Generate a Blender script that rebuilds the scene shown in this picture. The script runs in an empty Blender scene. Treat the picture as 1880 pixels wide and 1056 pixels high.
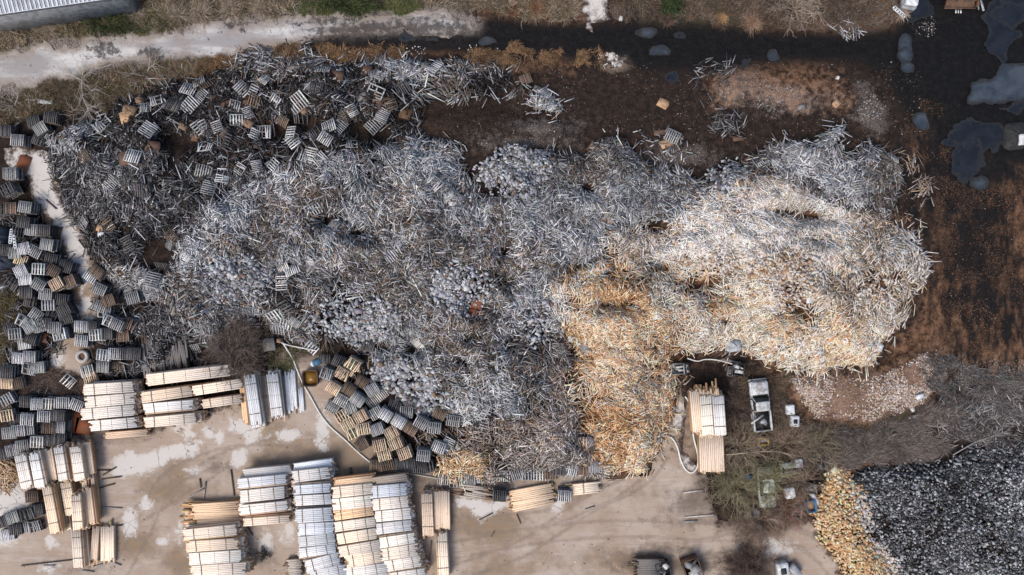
import bpy, math, random
import numpy as np
from mathutils import Vector, Matrix
rng = np.random.default_rng(7); random.seed(7)
R = math.radians
SC = bpy.context.scene
COL = SC.collection

# ------------------------------------------------------------------ camera, sky, sun, exposure
CAM_H = 70.0; S = 0.056                      # drone height (m); metres of ground per photo pixel
cd = bpy.data.cameras.new("drone_camera"); cam = bpy.data.objects.new("drone_camera", cd); COL.objects.link(cam)
cam.location = (0, 0, CAM_H); cam.rotation_euler = (0, 0, 0)
cd.sensor_width = 36.0; cd.lens = 36.0*CAM_H/(1880*S); cd.clip_start = 0.5; cd.clip_end = 2000
SC.camera = cam
SUN_EL, SUN_AZ = 52.0, 222.0                 # from the lower left of the picture
w = bpy.data.worlds.new("World"); SC.world = w; w.use_nodes = True
wn = w.node_tree; bg = wn.nodes["Background"]
sky = wn.nodes.new("ShaderNodeTexSky"); sky.sky_type = 'NISHITA'; sky.sun_disc = False
sky.sun_elevation = R(SUN_EL); sky.sun_rotation = R(SUN_AZ); sky.dust_density = 3.0; sky.ozone_density = 1.0
wn.links.new(sky.outputs[0], bg.inputs[0]); bg.inputs[1].default_value = 0.14
sl = bpy.data.lights.new("sun", 'SUN'); sl.energy = 1.9; sl.angle = R(30); sl.color = (1.0, 0.95, 0.88)
so = bpy.data.objects.new("sun", sl); COL.objects.link(so)
d = Vector((math.sin(R(SUN_AZ))*math.cos(R(SUN_EL)), math.cos(R(SUN_AZ))*math.cos(R(SUN_EL)), math.sin(R(SUN_EL))))
so.rotation_euler = d.to_track_quat('Z', 'Y').to_euler()
SC.view_settings.view_transform = 'Standard'; SC.view_settings.look = 'None'
SC.view_settings.exposure = 0.48; SC.view_settings.gamma = 1.0
SC.render.engine = 'CYCLES'
SC.cycles.max_bounces = 4; SC.cycles.diffuse_bounces = 3; SC.cycles.glossy_bounces = 2

# ------------------------------------------------------------------ fields over the ground plane
def G(px, py): return np.array([(px-940)*S, -(py-528)*S])
def GP(pts): return np.array([[(x-940)*S, -(y-528)*S] for x, y in pts])
DX = 0.25
XS = np.arange(-66, 66.01, DX); YS = np.arange(-40, 40.01, DX)
FX, FY = np.meshgrid(XS, YS)                 # [iy, ix]

def sdf(poly, X, Y):                         # metres, positive inside
    P = np.asarray(poly); Q = np.roll(P, -1, 0)
    best = np.full(X.shape, 1e9); ins = np.zeros(X.shape, bool)
    for (x0, y0), (x1, y1) in zip(P, Q):
        ex, ey = x1-x0, y1-y0; L = ex*ex+ey*ey+1e-12
        t = np.clip(((X-x0)*ex+(Y-y0)*ey)/L, 0, 1)
        dd = (X-x0-t*ex)**2+(Y-y0-t*ey)**2
        best = np.minimum(best, dd)
        c = ((y0 > Y) != (y1 > Y)) & (X < (x1-x0)*(Y-y0)/(y1-y0+1e-12)+x0)
        ins ^= c
    return np.where(ins, 1, -1)*np.sqrt(best)

_lat = rng.random((257, 257))
def vnoise(X, Y, seed=0):
    X = X+seed*17.31; Y = Y+seed*9.77
    xi = np.floor(X).astype(int); yi = np.floor(Y).astype(int); fx = X-xi; fy = Y-yi
    fx = fx*fx*(3-2*fx); fy = fy*fy*(3-2*fy)
    a = _lat[yi % 257, xi % 257]; b = _lat[yi % 257, (xi+1) % 257]; c = _lat[(yi+1) % 257, xi % 257]; e = _lat[(yi+1) % 257, (xi+1) % 257]
    return (a*(1-fx)+b*fx)*(1-fy)+(c*(1-fx)+e*fx)*fy
def fbm(X, Y, scale, seed=0, oct=4):         # about -0.5 .. 0.5
    s = np.zeros(np.shape(X)); a = 1.0; t = 0; f = 1.0/scale
    for k in range(oct):
        s = s+a*(vnoise(X*f, Y*f, seed+k*3)-0.5); t += a; a *= 0.5; f *= 2.03
    return s/t
def samp(F, gx, gy):
    u = np.clip((gx-XS[0])/DX, 0, len(XS)-1.001); v = np.clip((gy-YS[0])/DX, 0, len(YS)-1.001)
    i = u.astype(int); j = v.astype(int); fu = u-i; fv = v-j
    return (F[j, i]*(1-fu)+F[j, i+1]*fu)*(1-fv)+(F[j+1, i]*(1-fu)+F[j+1, i+1]*fu)*fv

# outlines in photograph pixels
GREY = [(440,98),(480,90),(540,92),(620,112),(720,112),(830,105),(900,122),(960,148),(1010,180),(1032,205),(960,190),(880,182),(800,188),(755,212),(742,240),(790,250),(850,255),(855,275),(840,300),(868,325),(895,285),(960,262),(1020,285),(1075,285),(1105,252),(1145,248),(1172,288),(1240,318),(1300,325),(1375,288),(1440,262),(1500,252),(1528,228),(1545,232),(1555,278),(1600,268),(1650,288),(1662,312),(1645,365),(1638,400),(1560,420),(1450,430),(1330,430),(1230,480),(1150,520),(1060,560),(1045,640),(1070,700),(1080,790),(1110,862),(1040,862),(960,868),(890,872),(812,874),(796,845),(850,800),(842,765),(770,765),(720,720),(686,690),(672,640),(612,652),(560,640),(500,604),(478,582),(430,600),(395,645),(340,640),(330,680),(200,690),(190,660),(260,600),(290,560),(230,530),(190,505),(160,468),(150,420),(118,375),(104,330),(108,285),(80,250),(130,222),(200,212),(250,180),(330,152),(400,132)]
PALE = [(1190,472),(1225,405),(1290,355),(1345,328),(1440,326),(1500,352),(1560,390),(1640,398),(1668,425),(1695,445),(1703,490),(1692,540),(1640,615),(1620,640),(1600,678),(1540,668),(1500,678),(1440,668),(1415,672),(1380,650),(1360,600),(1300,540),(1240,500)]
ORANGE = [(1000,545),(1060,492),(1130,478),(1200,490),(1300,495),(1400,515),(1470,560),(1480,600),(1440,625),(1350,632),(1262,650),(1240,700),(1232,760),(1215,810),(1185,868),(1110,872),(1085,810),(1062,760),(1048,700),(1058,640),(1025,600)]
CHAR = [(1565,868),(1620,855),(1700,850),(1760,832),(1830,820),(1900,815),(1960,900),(1960,1100),(1600,1100),(1640,1056),(1600,985),(1560,900)]
TANBLK = [(1530,850),(1548,856),(1580,900),(1600,960),(1640,1050),(1660,1100),(1570,1100),(1545,1040),(1510,985),(1488,945),(1515,900)]
def U(polys, X, Y):
    r = np.full(X.shape, -30.0)
    for p in polys:
        if isinstance(p, tuple) and p[0] == 'line':    # ('line', points, half width in metres)
            Q = GP(p[1])
            for (x0, y0), (x1, y1) in zip(Q[:-1], Q[1:]):
                ex, ey = x1-x0, y1-y0; t_ = np.clip(((X-x0)*ex+(Y-y0)*ey)/(ex*ex+ey*ey), 0, 1)
                r = np.maximum(r, p[2]-np.hypot(X-x0-t_*ex, Y-y0-t_*ey))
        elif isinstance(p, tuple):             # ellipse px,py,rx,ry
            g = G(p[0], p[1]); e = 1-np.hypot((X-g[0])/(p[2]*S), (Y-g[1])/(p[3]*S)); r = np.maximum(r, e*min(p[2], p[3])*S)
        else: r = np.maximum(r, sdf(GP(p), X, Y))
    return r
def addn(F, amp, sc, seed): return F+amp*2*fbm(FX, FY, sc, seed)
D = {k: addn(sdf(GP(p), FX, FY), 0.7, 3.0, i) for i, (k, p) in enumerate([('grey', GREY), ('pale', PALE), ('orange', ORANGE), ('char', CHAR), ('tanblk', TANBLK)])}
def mound(Dk, hmax, run, seed, rough):
    dd = np.maximum(Dk, 0)
    return hmax*(1-np.exp(-dd/run))+np.minimum(dd/1.5, 1)*rough*(fbm(FX, FY, 6, seed)*2.8+fbm(FX, FY, 2.4, seed+5)*1.5)
H = np.zeros_like(FX)
UN = (D['grey'] > 0) | (D['pale'] > 0) | (D['orange'] > 0)          # the three big heaps lean on one another: one shared base
_e = np.zeros_like(UN); _e[1:-1, 1:-1] = ~UN[1:-1, 1:-1] & (UN[:-2, 1:-1] | UN[2:, 1:-1] | UN[1:-1, :-2] | UN[1:-1, 2:])
_ep = np.stack([FX[_e], FY[_e]], 1).astype(np.float32); _ip = np.stack([FX[UN], FY[UN]], 1).astype(np.float32); D['union'] = np.zeros_like(FX)
D['union'][UN] = np.concatenate([np.sqrt(((c_[:, None]-_ep[None])**2).sum(-1).min(1)) for c_ in np.array_split(_ip, 60)])
for k, hm, rn, sd, rg in (('union', 2.4, 3.0, 11, 0.8), ('grey', 2.4, 3.2, 11, 0.8), ('pale', 3.8, 3.6, 21, 0.75), ('orange', 3.2, 3.0, 31, 0.75), ('char', 1.6, 2.6, 41, 0.5), ('tanblk', 1.4, 1.8, 51, 0.35)):
    H = np.maximum(H, mound(D[k], hm, rn, sd, rg)*(D[k] > 0))
# mulch banks
for poly, hm, sd in (([(1310,150),(1380,125),(1480,122),(1535,150),(1545,190),(1500,215),(1400,212),(1330,195)], 0.9, 61),
                     ([(1440,700),(1480,670),(1620,660),(1700,640),(1745,655),(1735,700),(1700,740),(1620,775),(1520,770),(1450,740)], 0.9, 62),
                     ([(740,215),(880,195),(1030,215),(1080,270),(960,260),(870,290),(800,245)], 0.8, 63),
                     ([(1570,120),(1620,130),(1640,200),(1630,260),(1580,250),(1550,190)], 0.7, 64),
                     ([(1690,170),(1720,190),(1735,260),(1700,250)], 0.5, 65)):
    dd = np.maximum(sdf(GP(poly), FX, FY)+0.5*fbm(FX, FY, 2, sd), 0)
    H = np.maximum(H, hm*(1-np.exp(-dd/1.2)))
GAPS = [[(1050,490),(1080,478),(1110,470),(1060,500)], (1205,418,30,8), (1485,395,26,9), (1440,388,20,7), (290,470,30,30), (230,640,40,30), (680,240,40,20), (560,225,30,18), (330,255,30,15), (740,215,20,12), (500,240,30,18), (1080,345,14,10), (985,320,10,8), (540,490,14,8), (660,430,14,8), (600,405,20,8), (905,350,24,12), (760,640,14,10), (850,665,12,8), (940,520,10,8), (1280,520,16,7), (1475,568,18,8), (1335,590,12,8), (870,555,16,20), (1115,500,14,6), (1150,560,14,6), (1115,560,12,6), (1245,660,14,12), (700,640,20,7), (640,640,16,8), (870,620,14,9), (930,460,12,10), (1500,440,12,6)]
GAP = np.clip(U(GAPS, FX, FY), -3, 3)
H = np.maximum(H-0.9*np.clip((GAP+1.0)/1.4, 0, 1), 0)
GYH, GXH = np.gradient(H, DX)
def Hat(gx, gy): return samp(H, np.asarray(gx, float), np.asarray(gy, float))
def W(gx, gy, z=None):                       # a point seen at ground-plane position (gx, gy) but standing z metres up
    if z is None: z = Hat(gx, gy)
    k = 1-np.asarray(z)/CAM_H
    return np.stack([gx*k, gy*k, z+0*gx], -1)
def at(px, py, z=0.0):
    g = G(px, py); k = 1-z/CAM_H
    return Vector((g[0]*k, g[1]*k, z))

# ------------------------------------------------------------------ node helpers and materials
class NT:
    def __init__(s, name):
        s.m = bpy.data.materials.new(name); s.m.use_nodes = True; s.t = s.m.node_tree
        s.b = s.t.nodes["Principled BSDF"]; s.b.inputs['Roughness'].default_value = 0.85
        s.b.inputs['Specular IOR Level'].default_value = 0.15
        s.co = s.t.nodes.new("ShaderNodeTexCoord").outputs['Object']
    def n(s, ty, **kw):
        x = s.t.nodes.new(ty)
        for k, v in kw.items(): setattr(x, k, v)
        return x
    def link(s, a, b): s.t.links.new(a, b)
    def noise(s, scale, detail=4, rough=0.6, stretch=None, off=0):
        x = s.n("ShaderNodeTexNoise"); x.inputs['Scale'].default_value = scale; x.inputs['Detail'].default_value = detail; x.inputs['Roughness'].default_value = rough
        mp = s.n("ShaderNodeMapping"); mp.inputs['Location'].default_value = (off, off*1.7, 0)
        if stretch: mp.inputs['Scale'].default_value = stretch
        s.link(s.co, mp.inputs[0]); s.link(mp.outputs[0], x.inputs['Vector'])
        return x.outputs['Fac']
    def attr(s, name, col=False):
        x = s.n("ShaderNodeAttribute"); x.attribute_name = name
        return x.outputs['Color'] if col else x.outputs['Fac']
    def math(s, op, a, b=0.0, c=None):
        x = s.n("ShaderNodeMath", operation=op)
        for i, v in enumerate((a, b, c)):
            if v is None: continue
            if isinstance(v, (int, float)): x.inputs[i].default_value = v
            else: s.link(v, x.inputs[i])
        return x.outputs[0]
    def ramp(s, v, lo, hi):
        x = s.n("ShaderNodeMapRange"); x.inputs[1].default_value = lo; x.inputs[2].default_value = hi; x.interpolation_type = 'SMOOTHSTEP'
        s.link(v, x.inputs[0]); return x.outputs[0]
    def mix(s, f, a, b, mode='MIX'):
        x = s.n("ShaderNodeMix", data_type='RGBA', blend_type=mode)
        if isinstance(f, (int, float)): x.inputs[0].default_value = f
        else: s.link(f, x.inputs[0])
        for i, v in ((6, a), (7, b)):
            if isinstance(v, tuple): x.inputs[i].default_value = (*v, 1)
            else: s.link(v, x.inputs[i])
        return x.outputs[2]
    def mask(s, attr, noises, width=0.2):      # soft ragged edge around the zero of a distance attribute
        v = s.attr(attr)
        for nz, amp in noises: v = s.math('ADD', v, s.math('MULTIPLY', s.math('SUBTRACT', nz, 0.5), amp*2))
        return s.ramp(v, -width, width)
    def out(s, col, bump=None, dist=0.05, strength=0.6):
        if isinstance(col, tuple): s.b.inputs['Base Color'].default_value = (*col, 1)
        else: s.link(col, s.b.inputs['Base Color'])
        if bump is not None:
            bn = s.n("ShaderNodeBump"); bn.inputs['Distance'].default_value = dist; bn.inputs['Strength'].default_value = strength
            s.link(bump, bn.inputs['Height']); s.link(bn.outputs[0], s.b.inputs['Normal'])
        return s.m
M = {}
def wood_mat():
    s = NT("wood"); c = s.attr("Col", True)
    g = s.noise(6, 5, 0.7); f = s.noise(45, 3, 0.6, off=3)
    c = s.mix(s.ramp(g, 0.35, 0.7), s.mix(1.0, c, (0.72, 0.70, 0.68), 'MULTIPLY'), c)
    c = s.mix(s.ramp(f, 0.55, 0.75), c, s.mix(1.0, c, (0.62, 0.58, 0.55), 'MULTIPLY'))
    return s.out(c, f, 0.01)
M['wood'] = wood_mat()
def lumber_mat():
    s = NT("sawn_lumber"); c = s.attr("Col", True); g = s.noise(2.2, 5, 0.7); f = s.noise(30, 3, 0.6, off=3)
    c = s.mix(s.math('MULTIPLY', s.ramp(g, 0.48, 0.74), 0.7), c, s.mix(1.0, c, (0.84, 0.70, 0.56), 'MULTIPLY'))
    c = s.mix(s.ramp(f, 0.60, 0.8), c, s.mix(1.0, c, (0.82, 0.78, 0.74), 'MULTIPLY'))
    return s.out(c, f, 0.01)
M['lumber'] = lumber_mat()
def simple(name, col, col2=None, scale=3, rough=0.7, metal=0.0, thr=(0.4, 0.65), detail=5, bump=None):
    s = NT(name); s.b.inputs['Roughness'].default_value = rough; s.b.inputs['Metallic'].default_value = metal
    nz = s.noise(scale, detail, 0.65)
    c = s.mix(s.ramp(nz, *thr), col, col2 or tuple(x*0.7 for x in col))
    fn = s.noise(scale*9, 3, 0.6, off=5)
    c = s.mix(s.ramp(fn, 0.5, 0.8), c, s.mix(1.0, c, (0.75, 0.74, 0.73), 'MULTIPLY'))
    return s.out(c, fn if bump else None, bump or 0.02)
M['twig'] = (lambda s: s.out(s.attr("Col", True)))(NT("twig"))
M['rust'] = simple("rusty_steel", (0.23, 0.075, 0.03), (0.16, 0.075, 0.05), 1.6, 0.8)
M['rust_brown'] = simple("brown_ply", (0.13, 0.075, 0.05), (0.075, 0.05, 0.038), 2.0, 0.85)
M['ply_grey'] = simple("grey_ply", (0.2, 0.19, 0.18), (0.11, 0.10, 0.095), 2.0, 0.85)
M['ply_tan'] = simple("tan_ply", (0.42, 0.27, 0.16), (0.28, 0.17, 0.10), 2.0, 0.85)
M['white_paint'] = simple("dirty_white_paint", (0.62, 0.63, 0.64), (0.36, 0.37, 0.37), 1.8, 0.5)
M['truck_paint'] = simple("rusted_truck_paint", (0.5, 0.51, 0.52), (0.27, 0.26, 0.25), 1.4, 0.5, thr=(0.42, 0.6))
M['car_paint'] = simple("mossy_car_paint", (0.46, 0.48, 0.42), (0.22, 0.24, 0.17), 1.6, 0.55)
M['black'] = simple("black_rubber", (0.02, 0.02, 0.022), (0.035, 0.035, 0.035), 3, 0.7)
M['dark_metal'] = simple("dark_metal", (0.06, 0.06, 0.065), (0.035, 0.035, 0.04), 3, 0.55, 0.3)
M['grey_metal'] = simple("grey_metal", (0.33, 0.34, 0.35), (0.2, 0.2, 0.2), 2, 0.5, 0.3)
M['glass'] = simple("dark_glass", (0.015, 0.017, 0.02), (0.03, 0.032, 0.035), 2, 0.12)
M['hose'] = simple("white_hose", (0.62, 0.61, 0.57), (0.48, 0.46, 0.42), 1.0, 0.55)
M['yellow'] = simple("yellow_plastic", (0.6, 0.38, 0.05), (0.4, 0.25, 0.06), 2, 0.6)
M['blue'] = simple("blue_plastic", (0.06, 0.14, 0.24), (0.05, 0.09, 0.14), 2, 0.6)
M['tarp'] = simple("dark_blue_tarp", (0.014, 0.02, 0.034), (0.03, 0.035, 0.045), 1.5, 0.55)
M['silver'] = simple("silver_tarp", (0.42, 0.44, 0.46), (0.2, 0.21, 0.22), 1.6, 0.4)
M['red'] = simple("red_paint", (0.35, 0.07, 0.03), (0.22, 0.06, 0.03), 3, 0.7)
M['concrete'] = simple("old_concrete", (0.42, 0.39, 0.36), (0.28, 0.26, 0.24), 1.5, 0.9)
M['water_brown'] = simple("brown_water", (0.2, 0.11, 0.025), (0.14, 0.075, 0.02), 1.2, 0.1)
M['bark'] = simple('bark', (0.25, 0.165, 0.105), (0.13, 0.085, 0.055), 3.5, 0.9)
M['stone'] = simple("pale_stone", (0.5, 0.49, 0.47), (0.35, 0.34, 0.33), 2.0, 0.9)

def ground_mat():
    s = NT("soil")
    big = s.noise(0.35, 5, 0.6); med = s.noise(1.6, 5, 0.65, off=2); fine = s.noise(9, 4, 0.7, off=4); tiny = s.noise(26, 2, 0.6, off=8)
    soil = s.mix(s.ramp(med, 0.35, 0.68), (0.012, 0.0085, 0.007), (0.035, 0.0215, 0.016))
    soil = s.mix(s.ramp(fine, 0.56, 0.75), soil, (0.075, 0.052, 0.04))
    warm = s.mask('warm', [(big, 3.0), (med, 2.0)], 1.6)
    red = s.mix(s.ramp(med, 0.36, 0.64), (0.048, 0.025, 0.015), (0.185, 0.100, 0.057))
    red = s.mix(s.ramp(fine, 0.58, 0.78), red, (0.22, 0.14, 0.095))
    c = s.mix(warm, soil, red)
    chip = s.mask('chips', [(big, 1.5), (med, 2.0), (fine, 1.5)], 0.9)
    chipc = s.mix(s.ramp(fine, 0.4, 0.62), s.mix(warm, (0.11, 0.085, 0.075), (0.2, 0.11, 0.07)), s.mix(warm, (0.20, 0.185, 0.175), (0.36, 0.275, 0.225)))
    c = s.mix(s.math('MULTIPLY', chip, s.ramp(tiny, 0.40, 0.6)), c, chipc)
    grass = s.mask('grass', [(med, 1.0)], 0.8)
    gc = s.mix(s.ramp(big, 0.4, 0.62), (0.06, 0.044, 0.031), (0.036, 0.036, 0.018))
    gc = s.mix(s.ramp(fine, 0.45, 0.7), gc, (0.105, 0.082, 0.058))
    c = s.mix(grass, c, gc)
    sand = s.mask('sand', [(med, 0.8), (fine, 0.4)], 0.35)
    sc = s.mix(s.ramp(med, 0.35, 0.65), (0.27, 0.20, 0.15), (0.16, 0.115, 0.085))
    c = s.mix(sand, c, sc)
    dust = s.mask('dust', [(med, 2.2), (fine, 1.2)], 0.8)
    c = s.mix(s.math('MULTIPLY', dust, 0.9), c, s.mix(s.ramp(fine, 0.4, 0.65), (0.14, 0.11, 0.09), (0.30, 0.265, 0.24)))
    black = s.mask('mud', [(big, 1.4), (med, 1.5), (fine, 0.9)], 0.8)
    streak = s.noise(1.0, 4, 0.6, stretch=(1.15, 0.42, 1), off=6)
    tr = s.mask('tracks', [(streak, 6.0), (med, 3.5), (big, 2.0), (fine, 1.5)], 1.6)
    black = s.math('MAXIMUM', black, tr)
    bc = s.mix(s.ramp(med, 0.4, 0.7), (0.0025, 0.0025, 0.003), (0.007, 0.006, 0.006))
    bc = s.mix(s.ramp(fine, 0.66, 0.82), bc, (0.07, 0.042, 0.025))
    c = s.mix(s.math('MULTIPLY', black, 0.97), c, bc)
    s.link(s.math('SUBTRACT', 0.9, s.math('MULTIPLY', black, 0.3)), s.b.inputs['Roughness'])
    return s.out(c, s.math('ADD', med, s.math('MULTIPLY', fine, 0.6)), 0.16, 0.9)
M['ground'] = ground_mat()
def road_mat():
    s = NT("gravel_road")
    big = s.noise(0.3, 4, 0.6, stretch=(0.35, 1.5, 1)); med = s.noise(1.5, 5, 0.68, off=2); fine = s.noise(10, 4, 0.7, off=4)
    c = s.mix(s.ramp(big, 0.38, 0.62), (0.52, 0.505, 0.49), (0.27, 0.255, 0.25))
    c = s.mix(s.ramp(fine, 0.52, 0.8), c, (0.20, 0.17, 0.15))
    c = s.mix(s.ramp(med, 0.60, 0.70), c, (0.115, 0.095, 0.085))
    e = s.attr('edge'); v = s.math('ADD', e, s.math('MULTIPLY', s.math('SUBTRACT', med, 0.5), 3.4))
    c = s.mix(s.ramp(v, -0.1, 1.6), (0.24, 0.20, 0.17), c)
    dk = s.mask('dark', [(med, 2.4), (fine, 0.8)], 0.5)
    c = s.mix(s.math('MULTIPLY', dk, 0.9), c, (0.05, 0.042, 0.04))
    return s.out(c, fine, 0.04)
M['road'] = road_mat()
def yard_mat():
    s = NT("muddy_yard")
    big = s.noise(0.22, 5, 0.6); med = s.noise(1.1, 5, 0.62, off=2); fine = s.noise(8, 4, 0.7, off=4)
    swirl = s.noise(0.8, 6, 0.7, stretch=(0.4, 1.6, 1), off=9)
    c = s.mix(s.ramp(big, 0.36, 0.66), (0.365, 0.297, 0.24), (0.30, 0.226, 0.172))
    c = s.mix(s.math('MULTIPLY', s.ramp(swirl, 0.5, 0.7), 0.5), c, (0.42, 0.375, 0.345))
    c = s.mix(s.math('MULTIPLY', s.ramp(med, 0.55, 0.75), 0.5), c, (0.24, 0.175, 0.13))
    c = s.mix(s.math('MULTIPLY', s.ramp(fine, 0.54, 0.78), 0.5), c, (0.19, 0.145, 0.115))
    tyre = s.noise(2.6, 3, 0.6, stretch=(0.10, 1.6, 1), off=13)
    c = s.mix(s.math('MULTIPLY', s.ramp(tyre, 0.56, 0.66), 0.3), c, (0.20, 0.155, 0.125))
    wet = s.mask('wet', [(big, 2.0), (med, 1.3)], 1.3)
    c = s.mix(s.math('MULTIPLY', wet, 0.85), c, s.mix(s.ramp(med, 0.4, 0.6), (0.21, 0.143, 0.085), (0.185, 0.138, 0.10)))
    dark = s.mask('dark', [(med, 1.6), (fine, 0.8)], 0.9)
    c = s.mix(s.math('MULTIPLY', dark, 0.62), c, (0.075, 0.058, 0.048))
    ruts = s.mask('ruts', [(fine, 0.22), (med, 0.3)], 0.16)
    c = s.mix(s.math('MULTIPLY', ruts, 0.5), c, (0.17, 0.128, 0.10))
    wh = s.mask('white', [(med, 1.0), (fine, 0.6)], 0.26)
    wc = s.mix(s.ramp(fine, 0.55, 0.8), (0.49, 0.455, 0.42), (0.38, 0.34, 0.305))
    vo = s.n("ShaderNodeTexVoronoi", feature='DISTANCE_TO_EDGE'); vo.inputs['Scale'].default_value = 0.27
    wv = s.n("ShaderNodeVectorMath", operation='ADD'); nv = s.n("ShaderNodeTexNoise"); nv.inputs['Scale'].default_value = 1.2
    s.link(s.co, nv.inputs['Vector']); s.link(s.co, wv.inputs[0]); s.link(nv.outputs['Color'], wv.inputs[1]); s.link(wv.outputs[0], vo.inputs['Vector'])
    crack = s.ramp(vo.outputs['Distance'], 0.0, 0.012)
    wc = s.mix(crack, (0.2, 0.17, 0.15), wc)
    c = s.mix(wh, c, wc)
    e = s.math('ADD', s.attr('edge'), s.math('MULTIPLY', s.math('SUBTRACT', med, 0.5), 4.5)); e = s.math('ADD', e, s.math('MULTIPLY', s.math('SUBTRACT', fine, 0.5), 1.5))
    c = s.mix(s.ramp(e, -0.2, 1.1), s.mix(s.ramp(fine, 0.4, 0.65), (0.035, 0.024, 0.019), (0.085, 0.06, 0.047)), c)
    return s.out(c, s.math('ADD', fine, med), 0.03)
M['yard'] = yard_mat()
def puddle_mat(name, col, col2, rim):
    s = NT(name); s.b.inputs['Specular IOR Level'].default_value = 0.5
    nz = s.noise(0.7, 5, 0.6); md = s.noise(2.2, 5, 0.7, off=3)
    deep = s.mask('depth', [(md, 0.55), (nz, 0.5)], 0.28)
    s.link(s.math('SUBTRACT', 0.75, s.math('MULTIPLY', deep, 0.68)), s.b.inputs['Roughness'])
    return s.out(s.mix(deep, rim, s.mix(s.ramp(nz, 0.38, 0.64), col, col2)))
M['puddle'] = puddle_mat("puddle_water", (0.050, 0.060, 0.073), (0.026, 0.033, 0.043), (0.008, 0.0075, 0.008))
M['puddle_dark'] = puddle_mat("dark_puddle_water", (0.0075, 0.0085, 0.011), (0.013, 0.0155, 0.020), (0.006, 0.006, 0.007))
def roof_mat():
    s = NT("metal_roof"); s.b.inputs['Roughness'].default_value = 0.45; s.b.inputs['Metallic'].default_value = 0.2
    nz = s.noise(1.2, 5, 0.6)
    return s.out(s.mix(s.ramp(nz, 0.4, 0.7), (0.52, 0.55, 0.6), (0.38, 0.39, 0.42)))
M['roof'] = roof_mat()

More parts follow.
